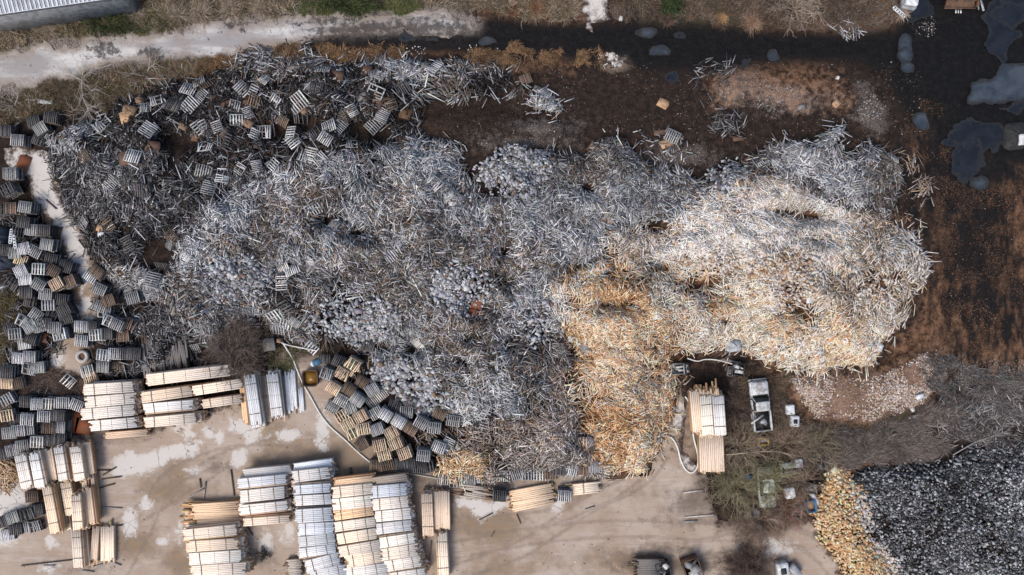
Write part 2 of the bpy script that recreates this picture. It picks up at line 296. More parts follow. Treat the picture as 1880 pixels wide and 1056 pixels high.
# ------------------------------------------------------------------ mesh building
_BF = np.array([[0,1,3,2],[4,6,7,5],[0,4,5,1],[2,3,7,6],[0,2,6,4],[1,5,7,3]])
_BC = np.array([[a,b,c] for a in (-1,1) for b in (-1,1) for c in (-1,1)], float)
class MB:
    """collects boxes, tubes and free quads with a colour per vertex; builds ONE mesh object"""
    def __init__(s): s.V = []; s.Fq = []; s.Ft = []; s.C = []; s.n = 0
    def add(s, V, quads=None, tris=None, col=(0.5, 0.5, 0.5)):
        V = np.asarray(V, float).reshape(-1, 3); c = np.asarray(col, float)
        if c.ndim == 1: c = np.tile(c[:3], (len(V), 1))
        if quads is not None and len(quads): s.Fq.append(np.asarray(quads).reshape(-1, 4)+s.n)
        if tris is not None and len(tris): s.Ft.append(np.asarray(tris).reshape(-1, 3)+s.n)
        s.V.append(V); s.C.append(c); s.n += len(V)
        return s
    def boxes(s, cen, ax, half, cols):        # cen N,3; ax N,3,3 rows = local axes; half N,3; cols N,3
        cen = np.asarray(cen, float); N = len(cen)
        V = cen[:, None, :]+np.einsum('kj,nj,njd->nkd', _BC, half, ax)
        F = (_BF[None]+8*np.arange(N)[:, None, None]).reshape(-1, 4)
        return s.add(V, F, col=np.repeat(np.asarray(cols, float), 8, 0))
    def box(s, c, size, col=(0.5, 0.5, 0.5), rz=0.0, rx=0.0, ry=0.0):
        m = np.array((Matrix.Rotation(rz, 3, 'Z') @ Matrix.Rotation(ry, 3, 'Y') @ Matrix.Rotation(rx, 3, 'X')).transposed())
        return s.boxes([c], m[None], [[x/2 for x in size]], [col])
    def prism(s, outline, z0, z1, top=1.0, shift=(0, 0), col=(0.5,)*3, bevel=0.0):
        o = np.asarray(outline, float); n = len(o); ce = o.mean(0)
        rings = [(o, z0)]
        t = ce+(o-ce)*top+np.asarray(shift)
        if bevel:
            rings.append((o+(t-o)*(1-bevel/(z1-z0)), z1-bevel)); tc = t.mean(0); t = tc+(t-tc)*(1-bevel*1.2/max(np.ptp(o[:, 0]), np.ptp(o[:, 1])) * 1.5)
        rings.append((t, z1))
        V = np.concatenate([np.c_[r, np.full(n, z)] for r, z in rings])
        q = []
        for k in range(len(rings)-1):
            for i in range(n): q.append([k*n+i, k*n+(i+1) % n, (k+1)*n+(i+1) % n, (k+1)*n+i])
        m = len(rings)*n
        V = np.concatenate([V, [[*o.mean(0), z0]], [[*t.mean(0), z1]]])
        tr = [[m, (i+1) % n, i] for i in range(n)]+[[m+1, (len(rings)-1)*n+i, (len(rings)-1)*n+(i+1) % n] for i in range(n)]
        return s.add(V, q, tr, col)
    def tubes(s, paths, radii, cols, sides=3):   # paths N,K,3; radii N,K
        P = np.asarray(paths, float); N, K, _ = P.shape
        T = np.gradient(P, axis=1); T /= np.linalg.norm(T, axis=2, keepdims=True)+1e-9
        up = np.where(np.abs(T[..., 2:3]) > 0.9, np.array([1.0, 0, 0]), np.array([0, 0, 1.0]))
        A = np.cross(T, up); A /= np.linalg.norm(A, axis=2, keepdims=True)+1e-9; B = np.cross(T, A)
        a = np.arange(sides)*2*math.pi/sides
        V = P[:, :, None, :]+np.asarray(radii)[:, :, None, None]*(A[:, :, None, :]*np.cos(a)[:, None]+B[:, :, None, :]*np.sin(a)[:, None])
        k, j = np.meshgrid(np.arange(K-1), np.arange(sides), indexing='ij')
        f = np.stack([k*sides+j, k*sides+(j+1) % sides, (k+1)*sides+(j+1) % sides, (k+1)*sides+j], -1).reshape(-1, 4)
        F = (f[None]+(K*sides)*np.arange(N)[:, None, None]).reshape(-1, 4)
        return s.add(V, F, col=np.repeat(np.asarray(cols, float), K*sides, 0))
    def ring(s, c, r0, r1, h, n=24, col=(0.5,)*3, axis='Z'):   # tyre-like ring
        prof = [(r0, -h/2), (r0+(r1-r0)*0.7, -h/2), (r1, -h/4), (r1, h/4), (r0+(r1-r0)*0.7, h/2), (r0, h/2)]
        a = np.arange(n)*2*math.pi/n; k = len(prof); V = []
        for t in a:
            for r, z in prof:
                p = (r*math.cos(t), r*math.sin(t), z)
                if axis == 'X': p = (p[2], p[0], p[1])
                V.append((p[0]+c[0], p[1]+c[1], p[2]+c[2]))
        q = [[i*k+j, ((i+1) % n)*k+j, ((i+1) % n)*k+(j+1) % k, i*k+(j+1) % k] for i in range(n) for j in range(k)]
        return s.add(V, q, col=col)
    def disc(s, c, r, h, n=20, col=(0.5,)*3, axis='Z', r2=None):
        a = np.arange(n)*2*math.pi/n; r2 = r if r2 is None else r2
        o = np.concatenate([np.c_[r*np.cos(a), r*np.sin(a), np.full(n, -h/2)], np.c_[r2*np.cos(a), r2*np.sin(a), np.full(n, h/2)], [[0, 0, -h/2], [0, 0, h/2]]])
        if axis == 'X': o = o[:, [2, 0, 1]]
        q = [[i, (i+1) % n, n+(i+1) % n, n+i] for i in range(n)]
        t = [[2*n, (i+1) % n, i] for i in range(n)]+[[2*n+1, n+i, n+(i+1) % n] for i in range(n)]
        return s.add(o+np.asarray(c), q, t, col)
    def mesh(s, name, mat, smooth=False):
        me = bpy.data.meshes.new(name)
        V = np.concatenate(s.V); q = np.concatenate(s.Fq) if s.Fq else np.zeros((0, 4), int); t = np.concatenate(s.Ft) if s.Ft else np.zeros((0, 3), int)
        me.vertices.add(len(V)); me.vertices.foreach_set('co', V.astype(np.float32).ravel())
        me.loops.add(q.size+t.size); me.loops.foreach_set('vertex_index', np.concatenate([q.ravel(), t.ravel()]).astype(np.int32))
        me.polygons.add(len(q)+len(t))
        me.polygons.foreach_set('loop_start', np.concatenate([np.arange(len(q))*4, q.size+np.arange(len(t))*3]).astype(np.int32))
        if smooth: me.polygons.foreach_set('use_smooth', np.ones(len(q)+len(t), bool))
        ca = me.color_attributes.new("Col", 'FLOAT_COLOR', 'POINT')
        C = np.c_[np.concatenate(s.C), np.ones(len(V))]
        ca.data.foreach_set('color', C.astype(np.float32).ravel())
        me.materials.append(M[mat] if isinstance(mat, str) else mat)
        me.update(calc_edges=True); me.validate()
        return me
    def build(s, name, mat, parent=None, smooth=False):
        o = bpy.data.objects.new(name, s.mesh(name, mat, smooth)); COL.objects.link(o)
        if parent: o.parent = parent
        return o
def inst(name, me, parent=None):
    o = bpy.data.objects.new(name, me); COL.objects.link(o)
    if parent: o.parent = parent
    return o
def tag(o, label=None, cat=None, group=None, kind=None):
    if label: o['label'] = label
    if cat: o['category'] = cat
    if group: o['group'] = group
    if kind: o['kind'] = kind
    return o
def thing(name, label, cat, loc=(0, 0, 0), rz=0.0, group=None):
    o = bpy.data.objects.new(name, None); o.empty_display_size = 0.3; COL.objects.link(o)
    o.location = loc; o.rotation_euler = (0, 0, rz)
    return tag(o, label, cat, group)
ORD = ['first', 'second', 'third', 'fourth', 'fifth', 'sixth', 'seventh', 'eighth', 'ninth', 'tenth', 'eleventh', 'twelfth', 'thirteenth', 'fourteenth', 'fifteenth', 'sixteenth']

# ------------------------------------------------------------------ setting: ground, road, yard, slab, puddles
def grid_obj(name, X, Y, Z, mat, attrs, keep=None):
    ny, nx = X.shape; idx = np.arange(nx*ny).reshape(ny, nx)
    q = np.stack([idx[:-1, :-1], idx[:-1, 1:], idx[1:, 1:], idx[1:, :-1]], -1).reshape(-1, 4)
    V = np.stack([X, Y, Z], -1).reshape(-1, 3)
    at_ = {k: v.ravel() for k, v in attrs.items()}
    if keep is not None:
        q = q[keep.ravel()]; used = np.unique(q); mp = -np.ones(len(V), int); mp[used] = np.arange(len(used))
        V = V[used]; q = mp[q]; at_ = {k: v[used] for k, v in at_.items()}
    b = MB(); b.add(V, q); o = b.build(name, mat, smooth=True)
    for k, v in at_.items():
        a = o.data.attributes.new(k, 'FLOAT', 'POINT'); a.data.foreach_set('value', np.ascontiguousarray(v, np.float32))
    o['kind'] = 'structure'
    return o
ROAD = [[(-120,112),(0,96),(130,78),(250,62),(400,42),(560,30),(700,24),(840,24),(868,40),(880,58),(800,62),(690,60),(620,64),(560,74),(500,84),(460,98),(400,118),(330,112),(250,120),(150,132),(60,156),(0,168),(-120,195)]]
MUD = [[(520,78),(640,66),(880,58),(900,32),(1000,44),(1200,46),(1400,58),(1560,62),(1640,55),(1668,20),(1690,-60),(1960,-60),(1960,300),(1860,300),(1800,280),(1780,390),(1725,420),(1710,320),(1700,250),(1650,200),(1632,130),(1560,112),(1450,112),(1350,122),(1230,132),(1120,118),(1050,108),(900,118),(860,122),(760,128),(720,112),(850,100),(700,92),(560,92)]]
WARM = [PALE, ORANGE, [(1680,175),(1730,190),(1740,300),(1960,330),(1960,720),(1800,690),(1750,650),(1740,700),(1690,750),(1600,790),(1480,780),(1430,720),(1440,680),(1600,690),(1700,560),(1720,440),(1690,300)],
        [(1300,150),(1380,120),(1480,118),(1540,140),(1550,180),(1440,190),(1330,180)], [(0,-60),(0,20),(420,10),(880,0),(880,28),(1080,40),(1090,-60)], [(700,80),(1040,85),(1040,125),(900,125)], [(520,85),(740,88),(740,112),(540,112)], [(1400,-60),(1640,-60),(1640,50),(1500,60),(1400,50)], [(200,120),(460,95),(400,140),(180,180)], [(1480,820),(1700,830),(1560,870)]]
CHIPS = [[(1440,690),(1500,690),(1620,690),(1720,640),(1750,660),(1700,735),(1600,775),(1500,765)], (1440,180,70,22), (1360,160,40,30), (950,262,60,10), (1000,235,40,10), [(1575,150),(1600,165),(1625,200),(1615,245),(1590,240),(1570,215),(1585,185)], (1695,25,28,45), (1250,285,50,14), (1560,30,60,30), [(1750,670),(1960,660),(1960,780),(1760,760)], [(960,-30),(1080,-30),(1060,35),(980,30)]]
GRASS = [[(-100,20),(200,-5),(300,-60),(880,-60),(880,18),(780,28),(560,22),(420,32),(260,52),(120,70),(-100,100)], [(-100,175),(60,165),(150,138),(330,118),(400,120),(330,150),(230,180),(120,215),(-100,230)], (15,590,45,60), [(1100,-60),(1660,-60),(1630,48),(1400,50),(1180,38)], (1560,800,120,20), (1680,770,50,22), (560,655,50,20)]
SAND = [[(120,585),(185,560),(185,620),(150,660),(160,720),(110,700),(90,680),(110,640)], (225,790,60,20), (1130,112,30,20), (1260,790,28,60)]
TRACKS = [(1795,440,66,230), (1855,560,30,100), (1752,500,26,140), (1715,320,40,110), (1800,330,90,60)]
def field(polys, X, Y): return np.clip(U(polys, X, Y), -12, 12)
gx1 = np.concatenate([[-500, -200, -100], XS, [100, 200, 500]]); gy1 = np.concatenate([[-500, -200, -80], YS, [80, 200, 500]])
X, Y = np.meshgrid(gx1, gy1)
inr = (np.abs(X) <= 66) & (np.abs(Y) <= 40)
HZ = np.where(inr, samp(H, X, Y), 0); bumpy = np.where(inr, 0.05*fbm(X, Y, 2.0, 77), 0)
kk = 1-HZ/CAM_H
grid_obj('ground', X*kk, Y*kk, HZ-0.03+bumpy, 'ground', {'mud': field(MUD, X, Y), 'warm': field(WARM, X, Y), 'chips': field(CHIPS, X, Y), 'grass': field(GRASS, X, Y), 'sand': field(SAND, X, Y), 'tracks': field(TRACKS, X, Y), 'dust': np.clip(U(ROAD, X, Y)+0.6, -12, 12)})

def sheet(name, polys, z, mat, res=0.2, rag=0.35, rsc=1.2, seed=0, attrs=None):
    """flat sheet whose rim follows the ragged zero line of a distance field"""
    pts = np.concatenate([GP(p) if not isinstance(p, tuple) else GP([(p[0]-p[2], p[1]-p[3]), (p[0]+p[2], p[1]+p[3])]) for p in polys])
    x = np.arange(pts[:, 0].min()-1, pts[:, 0].max()+1, res); y = np.arange(pts[:, 1].min()-1, pts[:, 1].max()+1, res)
    X, Y = np.meshgrid(x, y); F = U(polys, X, Y)+rag*2*fbm(X, Y, rsc, seed)
    ins = F > 0; keep = ins[:-1, :-1] | ins[1:, :-1] | ins[:-1, 1:] | ins[1:, 1:]
    gy, gx = np.gradient(F, res); gl = np.hypot(gx, gy)+1e-6
    mv = np.where(F < 0, np.minimum(-F/gl, res*1.3), 0)
    X2, Y2 = X+gx/gl*mv, Y+gy/gl*mv
    A = {k: field(v, X2, Y2) for k, v in (attrs or {}).items()}; A['edge'] = np.clip(F, -5, 5); A['depth'] = A['edge']-0.28
    return grid_obj(name, X2, Y2, np.full(X.shape, z), mat, A, keep)
ROADDK = [(720,58,60,6), (590,40,40,6), (800,38,40,5), [(560,66),(880,52),(880,66),(560,78)], [(560,52),(640,40),(860,44),(880,60),(640,66)], (190,90,26,14), (280,100,18,12), (330,55,12,6), (440,45,20,5)]
sheet('gravel_road', ROAD, 0.035, 'road', 0.2, 1.1, 1.8, 3, {'dark': ROADDK})
YARD = [[(-120,880),(0,865),(120,800),(170,790),(280,785),(440,735),(520,640),(610,655),(640,740),(690,800),(800,860),(860,872),(1100,850),(1200,810),(1222,770),(1245,720),(1262,740),(1250,830),(1300,880),(1318,955),(1400,968),(1490,945),(1512,990),(1548,1040),(1620,1350),(-120,1350)]]
WHITE = [[(205,848),(240,826),(252,838),(330,814),(368,810),(364,832),(322,842),(292,858),(252,872),(225,878),(205,868)],
         [(424,768),(450,776),(485,782),(478,802),(452,815),(445,797),(421,790)], (345,793,11,15), (383,795,10,11), (402,802,9,12), (440,842,15,16), (528,800,26,12), (592,782,11,28), (592,815,12,14), (382,757,6,4), (355,862,12,5), (330,780,12,10),
         [(836,912),(900,922),(948,895),(950,922),(915,936),(886,956),(868,944),(862,930),(840,930)], (1024,925,10,16), (1410,996,32,8), (1412,1010,34,7), (1370,1000,18,10), (240,958,14,24), (268,925,10,14), (330,975,7,14), (90,1042,16,9), (20,930,30,40), (95,995,10,12), (488,1000,11,22), (518,985,4,8), (1265,840,15,20), (1250,765,14,22), (1238,703,9,14), (300,992,12,8), (235,835,8,8), (530,975,8,18), (0,990,30,14)]
WET = [(640,835,60,50), (590,830,60,30), (900,960,80,30), (1120,1030,90,20), (930,1040,60,16), (250,1000,50,20), (305,900,40,30), (350,1030,20,30), (500,800,40,14), (930,975,50,20), (320,890,30,40), (325,1035,30,30), (1310,1035,25,20), (560,850,40,12), (700,880,40,20), (1010,905,200,12), (470,840,50,10), (345,900,30,15)]
def smooth(pts, off=0.0):
    P = np.array(pts, float); t = np.linspace(0, len(P)-1, 30); o = np.c_[np.interp(t, np.arange(len(P)), P[:, 0]), np.interp(t, np.arange(len(P)), P[:, 1])]
    for _ in range(6): o[1:-1] = (o[:-2]+2*o[1:-1]+o[2:])/4
    d_ = np.gradient(o, axis=0); d_ /= np.linalg.norm(d_, axis=1, keepdims=True); return (o+off*np.c_[-d_[:, 1], d_[:, 0]]).tolist()
RUTS = [('line', smooth(p_, o_), 0.16) for p_ in ([(835,1010),(1000,978),(1150,968),(1320,978),(1440,978),(1510,1010),(1560,1090)], [(1260,1010),(1400,985),(1480,985),(1530,1040),(1545,1090)], [(190,985),(300,915),(420,838),(520,815),(600,812)], [(215,1060),(270,960),(300,880),(420,830),(560,835)], [(840,1050),(960,1010),(1080,925),(1180,880),(1215,830)], [(860,965),(1000,955),(1120,905),(1190,850)]) for o_ in (-15, 15)]
YDARK = [[(1250,700),(1310,700),(1330,900),(1322,955),(1262,905),(1282,862),(1252,850),(1268,790)], (1190,1035,50,22), (1265,1040,50,24), (1225,1010,40,8), (860,905,30,14), (920,900,30,18), (830,905,20,30), (1270,925,40,22), (540,650,60,18), (400,860,15,10), (775,880,30,12), [(1310,930),(1400,960),(1490,945),(1470,965),(1320,975)], (40,700,60,20), (485,1020,16,16), (150,1045,20,5), (1175,845,22,8), [(270,740),(300,730),(300,770),(270,780)], (205,800,40,7), (1255,955,30,8), [(1330,1020),(1420,1015),(1460,1080),(1330,1080)]]
sheet('yard', YARD, 0.04, 'yard', 0.2, 0.4, 1.5, 5, {'ruts': RUTS, 'white': WHITE, 'wet': WET, 'dark': YDARK})
SLAB = [[(6,272),(60,274),(104,275),(114,300),(110,340),(126,380),(160,430),(176,480),(184,540),(190,590),(128,602),(135,560),(122,500),(108,450),(86,412),(60,372),(52,330),(10,300)], [(110,600),(180,590),(165,640),(170,700),(120,690),(80,680),(95,640)]]
sheet('concrete_slab', SLAB, 0.045, 'yard', 0.15, 0.3, 1.0, 9, {'white': [[(6,272),(60,274),(95,278),(96,340),(120,385),(158,450),(164,500),(150,540),(140,500),(118,440),(95,405),(75,390),(55,345),(8,295)], (135,580,12,20), (102,660,16,12), (160,560,12,14), (150,585,20,10), (85,665,10,12)], 'ruts': [(0,0,1,1)], 'wet': [(95,395,22,10), (140,540,15,30), (135,470,14,12), (150,610,20,20)], 'dark': [(128,535,12,8), (48,300,8,26), (140,450,8,6), (55,345,8,20)]})
sheet('concrete_pad', [[(1066,-20),(1112,-20),(1116,10),(1122,36),(1104,44),(1080,40),(1090,62),(1078,52),(1070,20)], [(1112,96),(1124,95),(1152,116),(1140,126),(1120,125)]], 0.04, 'yard', 0.12, 0.35, 0.8, 12, {'white': [[(1060,-30),(1160,-30),(1160,140),(1060,140)]], 'ruts': [(0,0,1,1)], 'wet': [(0,0,1,1)], 'dark': [(1075,15,5,5), (1110,20,4,5), (1090,5,4,3)]})
PUD = [((700,71,19,7),'p'), ((753,72,18,7),'d'), ((797,72,17,8),'d'), ((896,75,15,8),'p'), ((740,116,32,12),'d'), ((886,118,16,14),'d'), ((1186,60,19,9),'p'), ((1212,95,25,11),'p'), ((1246,63,9,4),'d'), ((1228,140,10,6),'d'), ((1418,105,14,12),'p'), ((1372,112,16,8),'d'), ((1661,84,13,20),'p'), ((1660,101,12,14),'p'), ((1665,126,13,13),'p'), ((1797,337,19,14),'p'), ((1768,340,6,9),'p'), ((1692,222,17,15),'p'),
       ([(1775,190),(1778,152),(1800,146),(1815,146),(1845,115),(1900,112),(1900,180),(1840,192),(1815,195)],'p'), ([(1840,118),(1800,85),(1812,60),(1805,30),(1830,-20),(1900,-20),(1900,20),(1850,40),(1868,65),(1850,85)],'d'), ((1845,25,36,22),'d'), ((1790,250,55,30),'d'), ((1850,200,40,10),'d'), ((1775,290,28,40),'d'), ((1685,20,20,22),'d'),]
for i, (p, k) in enumerate(PUD):
    sheet('puddle', [p], (0.09 if k == 'p' else 0.05)+0.0015*i, 'puddle' if k == 'p' else 'puddle_dark', 0.12, 0.42 if k == 'p' else 0.9, 1.3, 20+i)

# ------------------------------------------------------------------ the heaps
ZPOLY = [  # later entries win; (zone, polygon)
 ('grey', GREY), ('brown', [(840,775),(940,770),(1040,745),(1090,800),(1115,870),(1000,880),(890,880),(850,830)]), ('brown', [(1010,600),(1040,640),(1062,690),(1075,760),(1030,770),(1000,740),(1020,680)]),
 ('tan', [(800,838),(860,832),(905,845),(900,880),(830,890),(805,875)]),
 ('dark', [(230,180),(330,148),(430,120),(470,160),(560,140),(640,112),(720,135),(770,190),(770,240),(700,275),(600,285),(540,300),(450,320),(380,330),(300,300),(250,290),(190,290),(140,265),(180,225)]), ('dark', [(850,125),(930,140),(960,170),(880,180)]),
 ('darkgrey', [(80,250),(104,285),(150,270),(260,280),(400,310),(480,300),(470,340),(380,370),(350,440),(290,490),(230,500),(170,480),(110,370)]), ('darkgrey', [(1340,300),(1480,320),(1560,380),(1640,400),(1560,420),(1500,390),(1420,350)]), ('darkgrey', [(180,590),(290,560),(330,600),(380,650),(330,690),(190,690)]),
 ('dark', [(250,440),(320,400),(330,470),(280,520)]), ('dark', [(480,520),(540,500),(550,560),(480,575)]),
 ('pale', PALE), ('pale', [(1100,430),(1200,405),(1225,440),(1185,480),(1100,470)]), ('orange', ORANGE), ('cream', [(1060,492),(1130,478),(1200,488),(1180,500),(1090,515),(1060,520)]), ('cream', [(1200,500),(1300,500),(1400,520),(1470,556),(1560,590),(1640,600),(1625,640),(1600,680),(1540,670),(1500,680),(1440,670),(1415,674),(1385,650),(1350,632),(1262,650),(1240,640),(1250,590),(1200,560)]), ('orange', [(1300,540),(1360,545),(1345,590),(1300,580)]), ('orange', [(1400,575),(1470,575),(1480,610),(1420,620)]), ('pale', [(1000,545),(1040,520),(1050,570),(1030,600),(1010,590)]),
 ('block', [(868,325),(895,285),(960,265),(1015,288),(1010,330),(970,355),(900,352)]), ('block', [(575,560),(640,548),(720,560),(740,600),(690,625),(600,612),(560,590)]),
 ('bigblock', [(672,672),(740,660),(790,690),(830,730),(832,750),(780,760),(720,720),(680,700)]), ('block', [(790,505),(850,500),(905,520),(890,560),(840,580),(795,550)]), ('block', [(385,480),(440,460),(500,500),(470,545),(400,555)]),
 ('block', [(985,560),(1008,570),(1000,600),(1010,625),(980,640),(965,600)]), ('darkblock', [(1290,318),(1340,300),(1370,320),(1330,345)]),
 ('paleblock', [(1230,478),(1290,470),(1380,485),(1460,480),(1475,500),(1440,520),(1330,505)]), ('paleblock', [(1400,470),(1490,462),(1510,500),(1490,545),(1440,570),(1420,530)]), ('paleblock', [(1570,520),(1640,520),(1625,550),(1575,545)]),
 ('char', CHAR), ('tanblk', TANBLK), ('paleblk2', [(1560,895),(1575,900),(1600,960),(1645,1060),(1625,1060),(1590,970)])]
zn = sorted({z for z, _ in ZPOLY}); ZID = np.full(FX.shape, -1)
JX, JY = FX+1.8*fbm(FX, FY, 2.5, 90), FY+1.8*fbm(FX, FY, 2.5, 95)
for z, p in ZPOLY: ZID[sdf(GP(p), JX, JY) > 0] = zn.index(z)
DENS = np.clip(0.5+2.4*(fbm(FX, FY, 3.2, 101)+0.2), 0.08, 1.4)*np.clip(np.abs(fbm(FX, FY, 5.0, 111))*13, 0.22, 1)*np.where(GAP > -0.2, 0.06, 1.0)
PAL = {
 'grey': [((0.40,0.408,0.43),5), ((0.27,0.275,0.29),4), ((0.12,0.118,0.12),2.4), ((0.54,0.545,0.56),3.4), ((0.22,0.165,0.125),0.6)],
 'greybrown': [((0.20,0.18,0.168),4), ((0.10,0.084,0.074),4), ((0.38,0.37,0.37),2.4), ((0.08,0.06,0.05),2.5), ((0.27,0.18,0.115),1.3)],
 'darkgrey': [((0.19,0.19,0.20),4), ((0.09,0.088,0.09),4), ((0.035,0.032,0.032),5), ((0.36,0.365,0.38),1.5), ((0.09,0.062,0.048),1)],
 'dark': [((0.022,0.019,0.018),7), ((0.05,0.047,0.047),4), ((0.14,0.14,0.148),1.7), ((0.36,0.365,0.39),1.0), ((0.085,0.055,0.04),1.2)],
 'brown': [((0.30,0.255,0.225),4), ((0.19,0.145,0.115),4), ((0.46,0.42,0.40),3), ((0.10,0.07,0.05),3), ((0.44,0.30,0.19),1.5)],
 'brown2': [((0.42,0.39,0.375),4), ((0.30,0.27,0.26),3), ((0.14,0.115,0.10),3)],
 'tan': [((0.62,0.395,0.24),5), ((0.40,0.24,0.12),3), ((0.62,0.49,0.36),3), ((0.2,0.11,0.06),1)],
 'pale': [((0.76,0.685,0.625),6), ((0.62,0.54,0.48),3), ((0.38,0.31,0.26),1.0), ((0.54,0.37,0.24),1.0), ((0.80,0.755,0.72),4)],
 'pale2': [((0.72,0.59,0.48),5), ((0.47,0.37,0.30),3), ((0.24,0.165,0.115),2), ((0.46,0.31,0.19),1.6)],
 'cream': [((0.80,0.66,0.53),6), ((0.74,0.55,0.40),3), ((0.81,0.735,0.66),4), ((0.46,0.245,0.12),0.9)],
 'orange': [((0.78,0.515,0.325),5), ((0.66,0.375,0.195),3.2), ((0.80,0.62,0.465),5), ((0.42,0.2,0.085),1.1), ((0.80,0.70,0.60),3.2)],
 'orange2': [((0.58,0.315,0.15),4), ((0.70,0.45,0.265),3), ((0.26,0.135,0.06),3), ((0.34,0.25,0.18),1)]}
def pick(pal, n):
    c = np.array([p[0] for p in pal]); wt = np.array([p[1] for p in pal], float)
    k = rng.choice(len(c), n, p=wt/wt.sum())
    return np.clip(c[k]*np.exp(rng.normal(0, 0.2, n))[:, None]*(1+rng.normal(0, 0.03, (n, 3))), 0.01, 0.8)
CELL = np.argwhere(ZID >= 0)
def zone_cells(z, fn=None):
    m = ZID == zn.index(z); return np.argwhere(m)
def frames(g, th, pitch, roll):
    nx = -samp(GXH, g[:, 0], g[:, 1]); ny = -samp(GYH, g[:, 0], g[:, 1])
    n = np.stack([nx, ny, np.ones(len(g))], 1); n /= np.linalg.norm(n, axis=1, keepdims=True)
    u = np.stack([np.cos(th), np.sin(th), np.zeros(len(g))], 1); u -= n*np.sum(u*n, 1, keepdims=True); u /= np.linalg.norm(u, axis=1, keepdims=True)
    u = u*np.cos(pitch)[:, None]+n*np.sin(pitch)[:, None]; v = np.cross(n, u); v /= np.linalg.norm(v, axis=1, keepdims=True); n2 = np.cross(u, v)
    v2 = v*np.cos(roll)[:, None]+n2*np.sin(roll)[:, None]; n3 = np.cross(u, v2)
    return np.stack([u, v2, n3], 1)
def boards(z, density, lo, hi, wid, pal, pal2=None, bias=0.0, k=20, spread=0.14, rad=0.55, edge=True, lift=0.5, thick=(0.018, 0.035)):
    cells = zone_cells(z); wt = DENS[cells[:, 0], cells[:, 1]]
    n = int(len(cells)*DX*DX*density/k)
    ci = rng.choice(len(cells), n, p=wt/wt.sum()); cc = cells[ci]
    cg = np.stack([XS[cc[:, 1]], YS[cc[:, 0]]], 1)+rng.uniform(-DX, DX, (n, 2))
    sx, sy = samp(GXH, cg[:, 0], cg[:, 1]), samp(GYH, cg[:, 0], cg[:, 1])
    mean = rng.uniform(0, math.pi, n)
    if edge:
        steep = np.hypot(sx, sy); al = (rng.random(n) < np.clip(steep*0.9, 0, 0.7))
        mean = np.where(al, np.arctan2(sy, sx)+rng.normal(0, 0.35, n), mean)
    cnt = np.maximum(2, rng.poisson(k, n)); own = np.repeat(np.arange(n), cnt); N = len(own)
    sp = np.where(rng.random(n) < 0.16, 1.0, spread)
    g = cg[own]+rng.normal(0, rad, (N, 2))*np.array([1, 1])
    fan = rng.normal(0, 1, n)*0.42                                # fan: angle drifts across the cluster
    th = mean[own]+rng.normal(0, 1, N)*sp[own]+fan[own]*(g[:, 0]-cg[own, 0])/rad
    zi = ZID[np.clip(((g[:, 1]-YS[0])/DX).round().astype(int), 0, len(YS)-1), np.clip(((g[:, 0]-XS[0])/DX).round().astype(int), 0, len(XS)-1)]
    ok = (zi == zn.index(z)) | ((zi >= 0) & (rng.random(N) < (0.3 if z not in ('pale', 'grey') else 0.15))) | (rng.random(N) < 0.12)
    ok &= rng.random(N) < np.where(samp(GAP, g[:, 0], g[:, 1]) > 0, 0.12, 1)
    g, th, own = g[ok], th[ok], own[ok]; N = len(g)
    L = rng.uniform(lo, hi, N)*np.where(rng.random(N) < 0.3, 0.6, 1); Wd = rng.uniform(*wid, N); T = rng.uniform(*thick, N)
    ax = frames(g, th, rng.normal(0, 0.11, N), rng.normal(0, 0.22, N))
    Z = Hat(g[:, 0], g[:, 1])+rng.uniform(0.02, lift, N)
    alt = rng.random(n) < np.clip(0.5+bias+4.5*fbm(cg[:, 0], cg[:, 1], 4.5, 121), 0.02, 0.96)
    colr = pick(pal, N)
    if pal2 is not None: colr = np.where((alt[own] & (rng.random(N) < .85))[:, None], pick(pal2, N), colr)
    clt = np.exp(rng.normal(0, 0.2, n)+(1.3*fbm(cg[:, 0], cg[:, 1], 4.0, 131) if z not in ('orange', 'cream') else .6*fbm(cg[:, 0], cg[:, 1], 4.0, 131)))                          # a bundle shares its weathering
    return W(g[:, 0], g[:, 1], Z), ax, np.stack([L/2, Wd/2, T], 1), np.clip(colr*clt[own][:, None], 0.01, 0.8)
def heap(name, label, cat, fields):
    b = MB()
    for f in fields: b.boxes(*f)
    o = b.build(name, 'wood'); tag(o, label, cat, None, 'stuff'); return o
heap('board_heap', 'huge sprawling heap of weathered grey loose boards filling the middle', 'scrap heap', [boards('grey', 66, 0.7, 1.35, (0.042, 0.085), PAL['grey'], PAL['greybrown'], -0.27)])
heap('board_heap', 'dark grey heap of old boards sloping beside the concrete slab', 'scrap heap', [boards('darkgrey', 56, 0.65, 1.25, (0.04, 0.08), PAL['darkgrey'], spread=0.2)])
heap('board_heap', 'blackened tangle of rotting boards below the gravel road', 'scrap heap', [boards('dark', 44, 0.5, 1.5, (0.04, 0.09), PAL['dark'], k=9, spread=0.22, rad=.5)])
heap('board_heap', 'brownish mixed heap of splintered boards at the lower edge of the grey heap', 'scrap heap', [boards('brown', 62, 0.7, 1.5, (0.042, 0.085), PAL['brown'], PAL['brown2'], 0, spread=0.22)])
heap('board_heap', 'small tan spill of fresh boards beside the pallet stacks', 'scrap heap', [boards('tan', 50, 0.8, 1.6, (0.05, 0.10), PAL['tan'], spread=0.25)])
heap('board_heap', 'broad whitish heap of pale stripped boards with a rounded right end', 'scrap heap', [boards('pale', 74, 0.75, 1.5, (0.045, 0.082), PAL['pale'], PAL['pale2'], -0.15)])
heap('board_heap', 'cream front of freshly stripped boards along the lower side of the whitish heap', 'scrap heap', [boards('cream', 74, 0.75, 1.5, (0.045, 0.082), PAL['cream'], PAL['orange'], -0.08)])
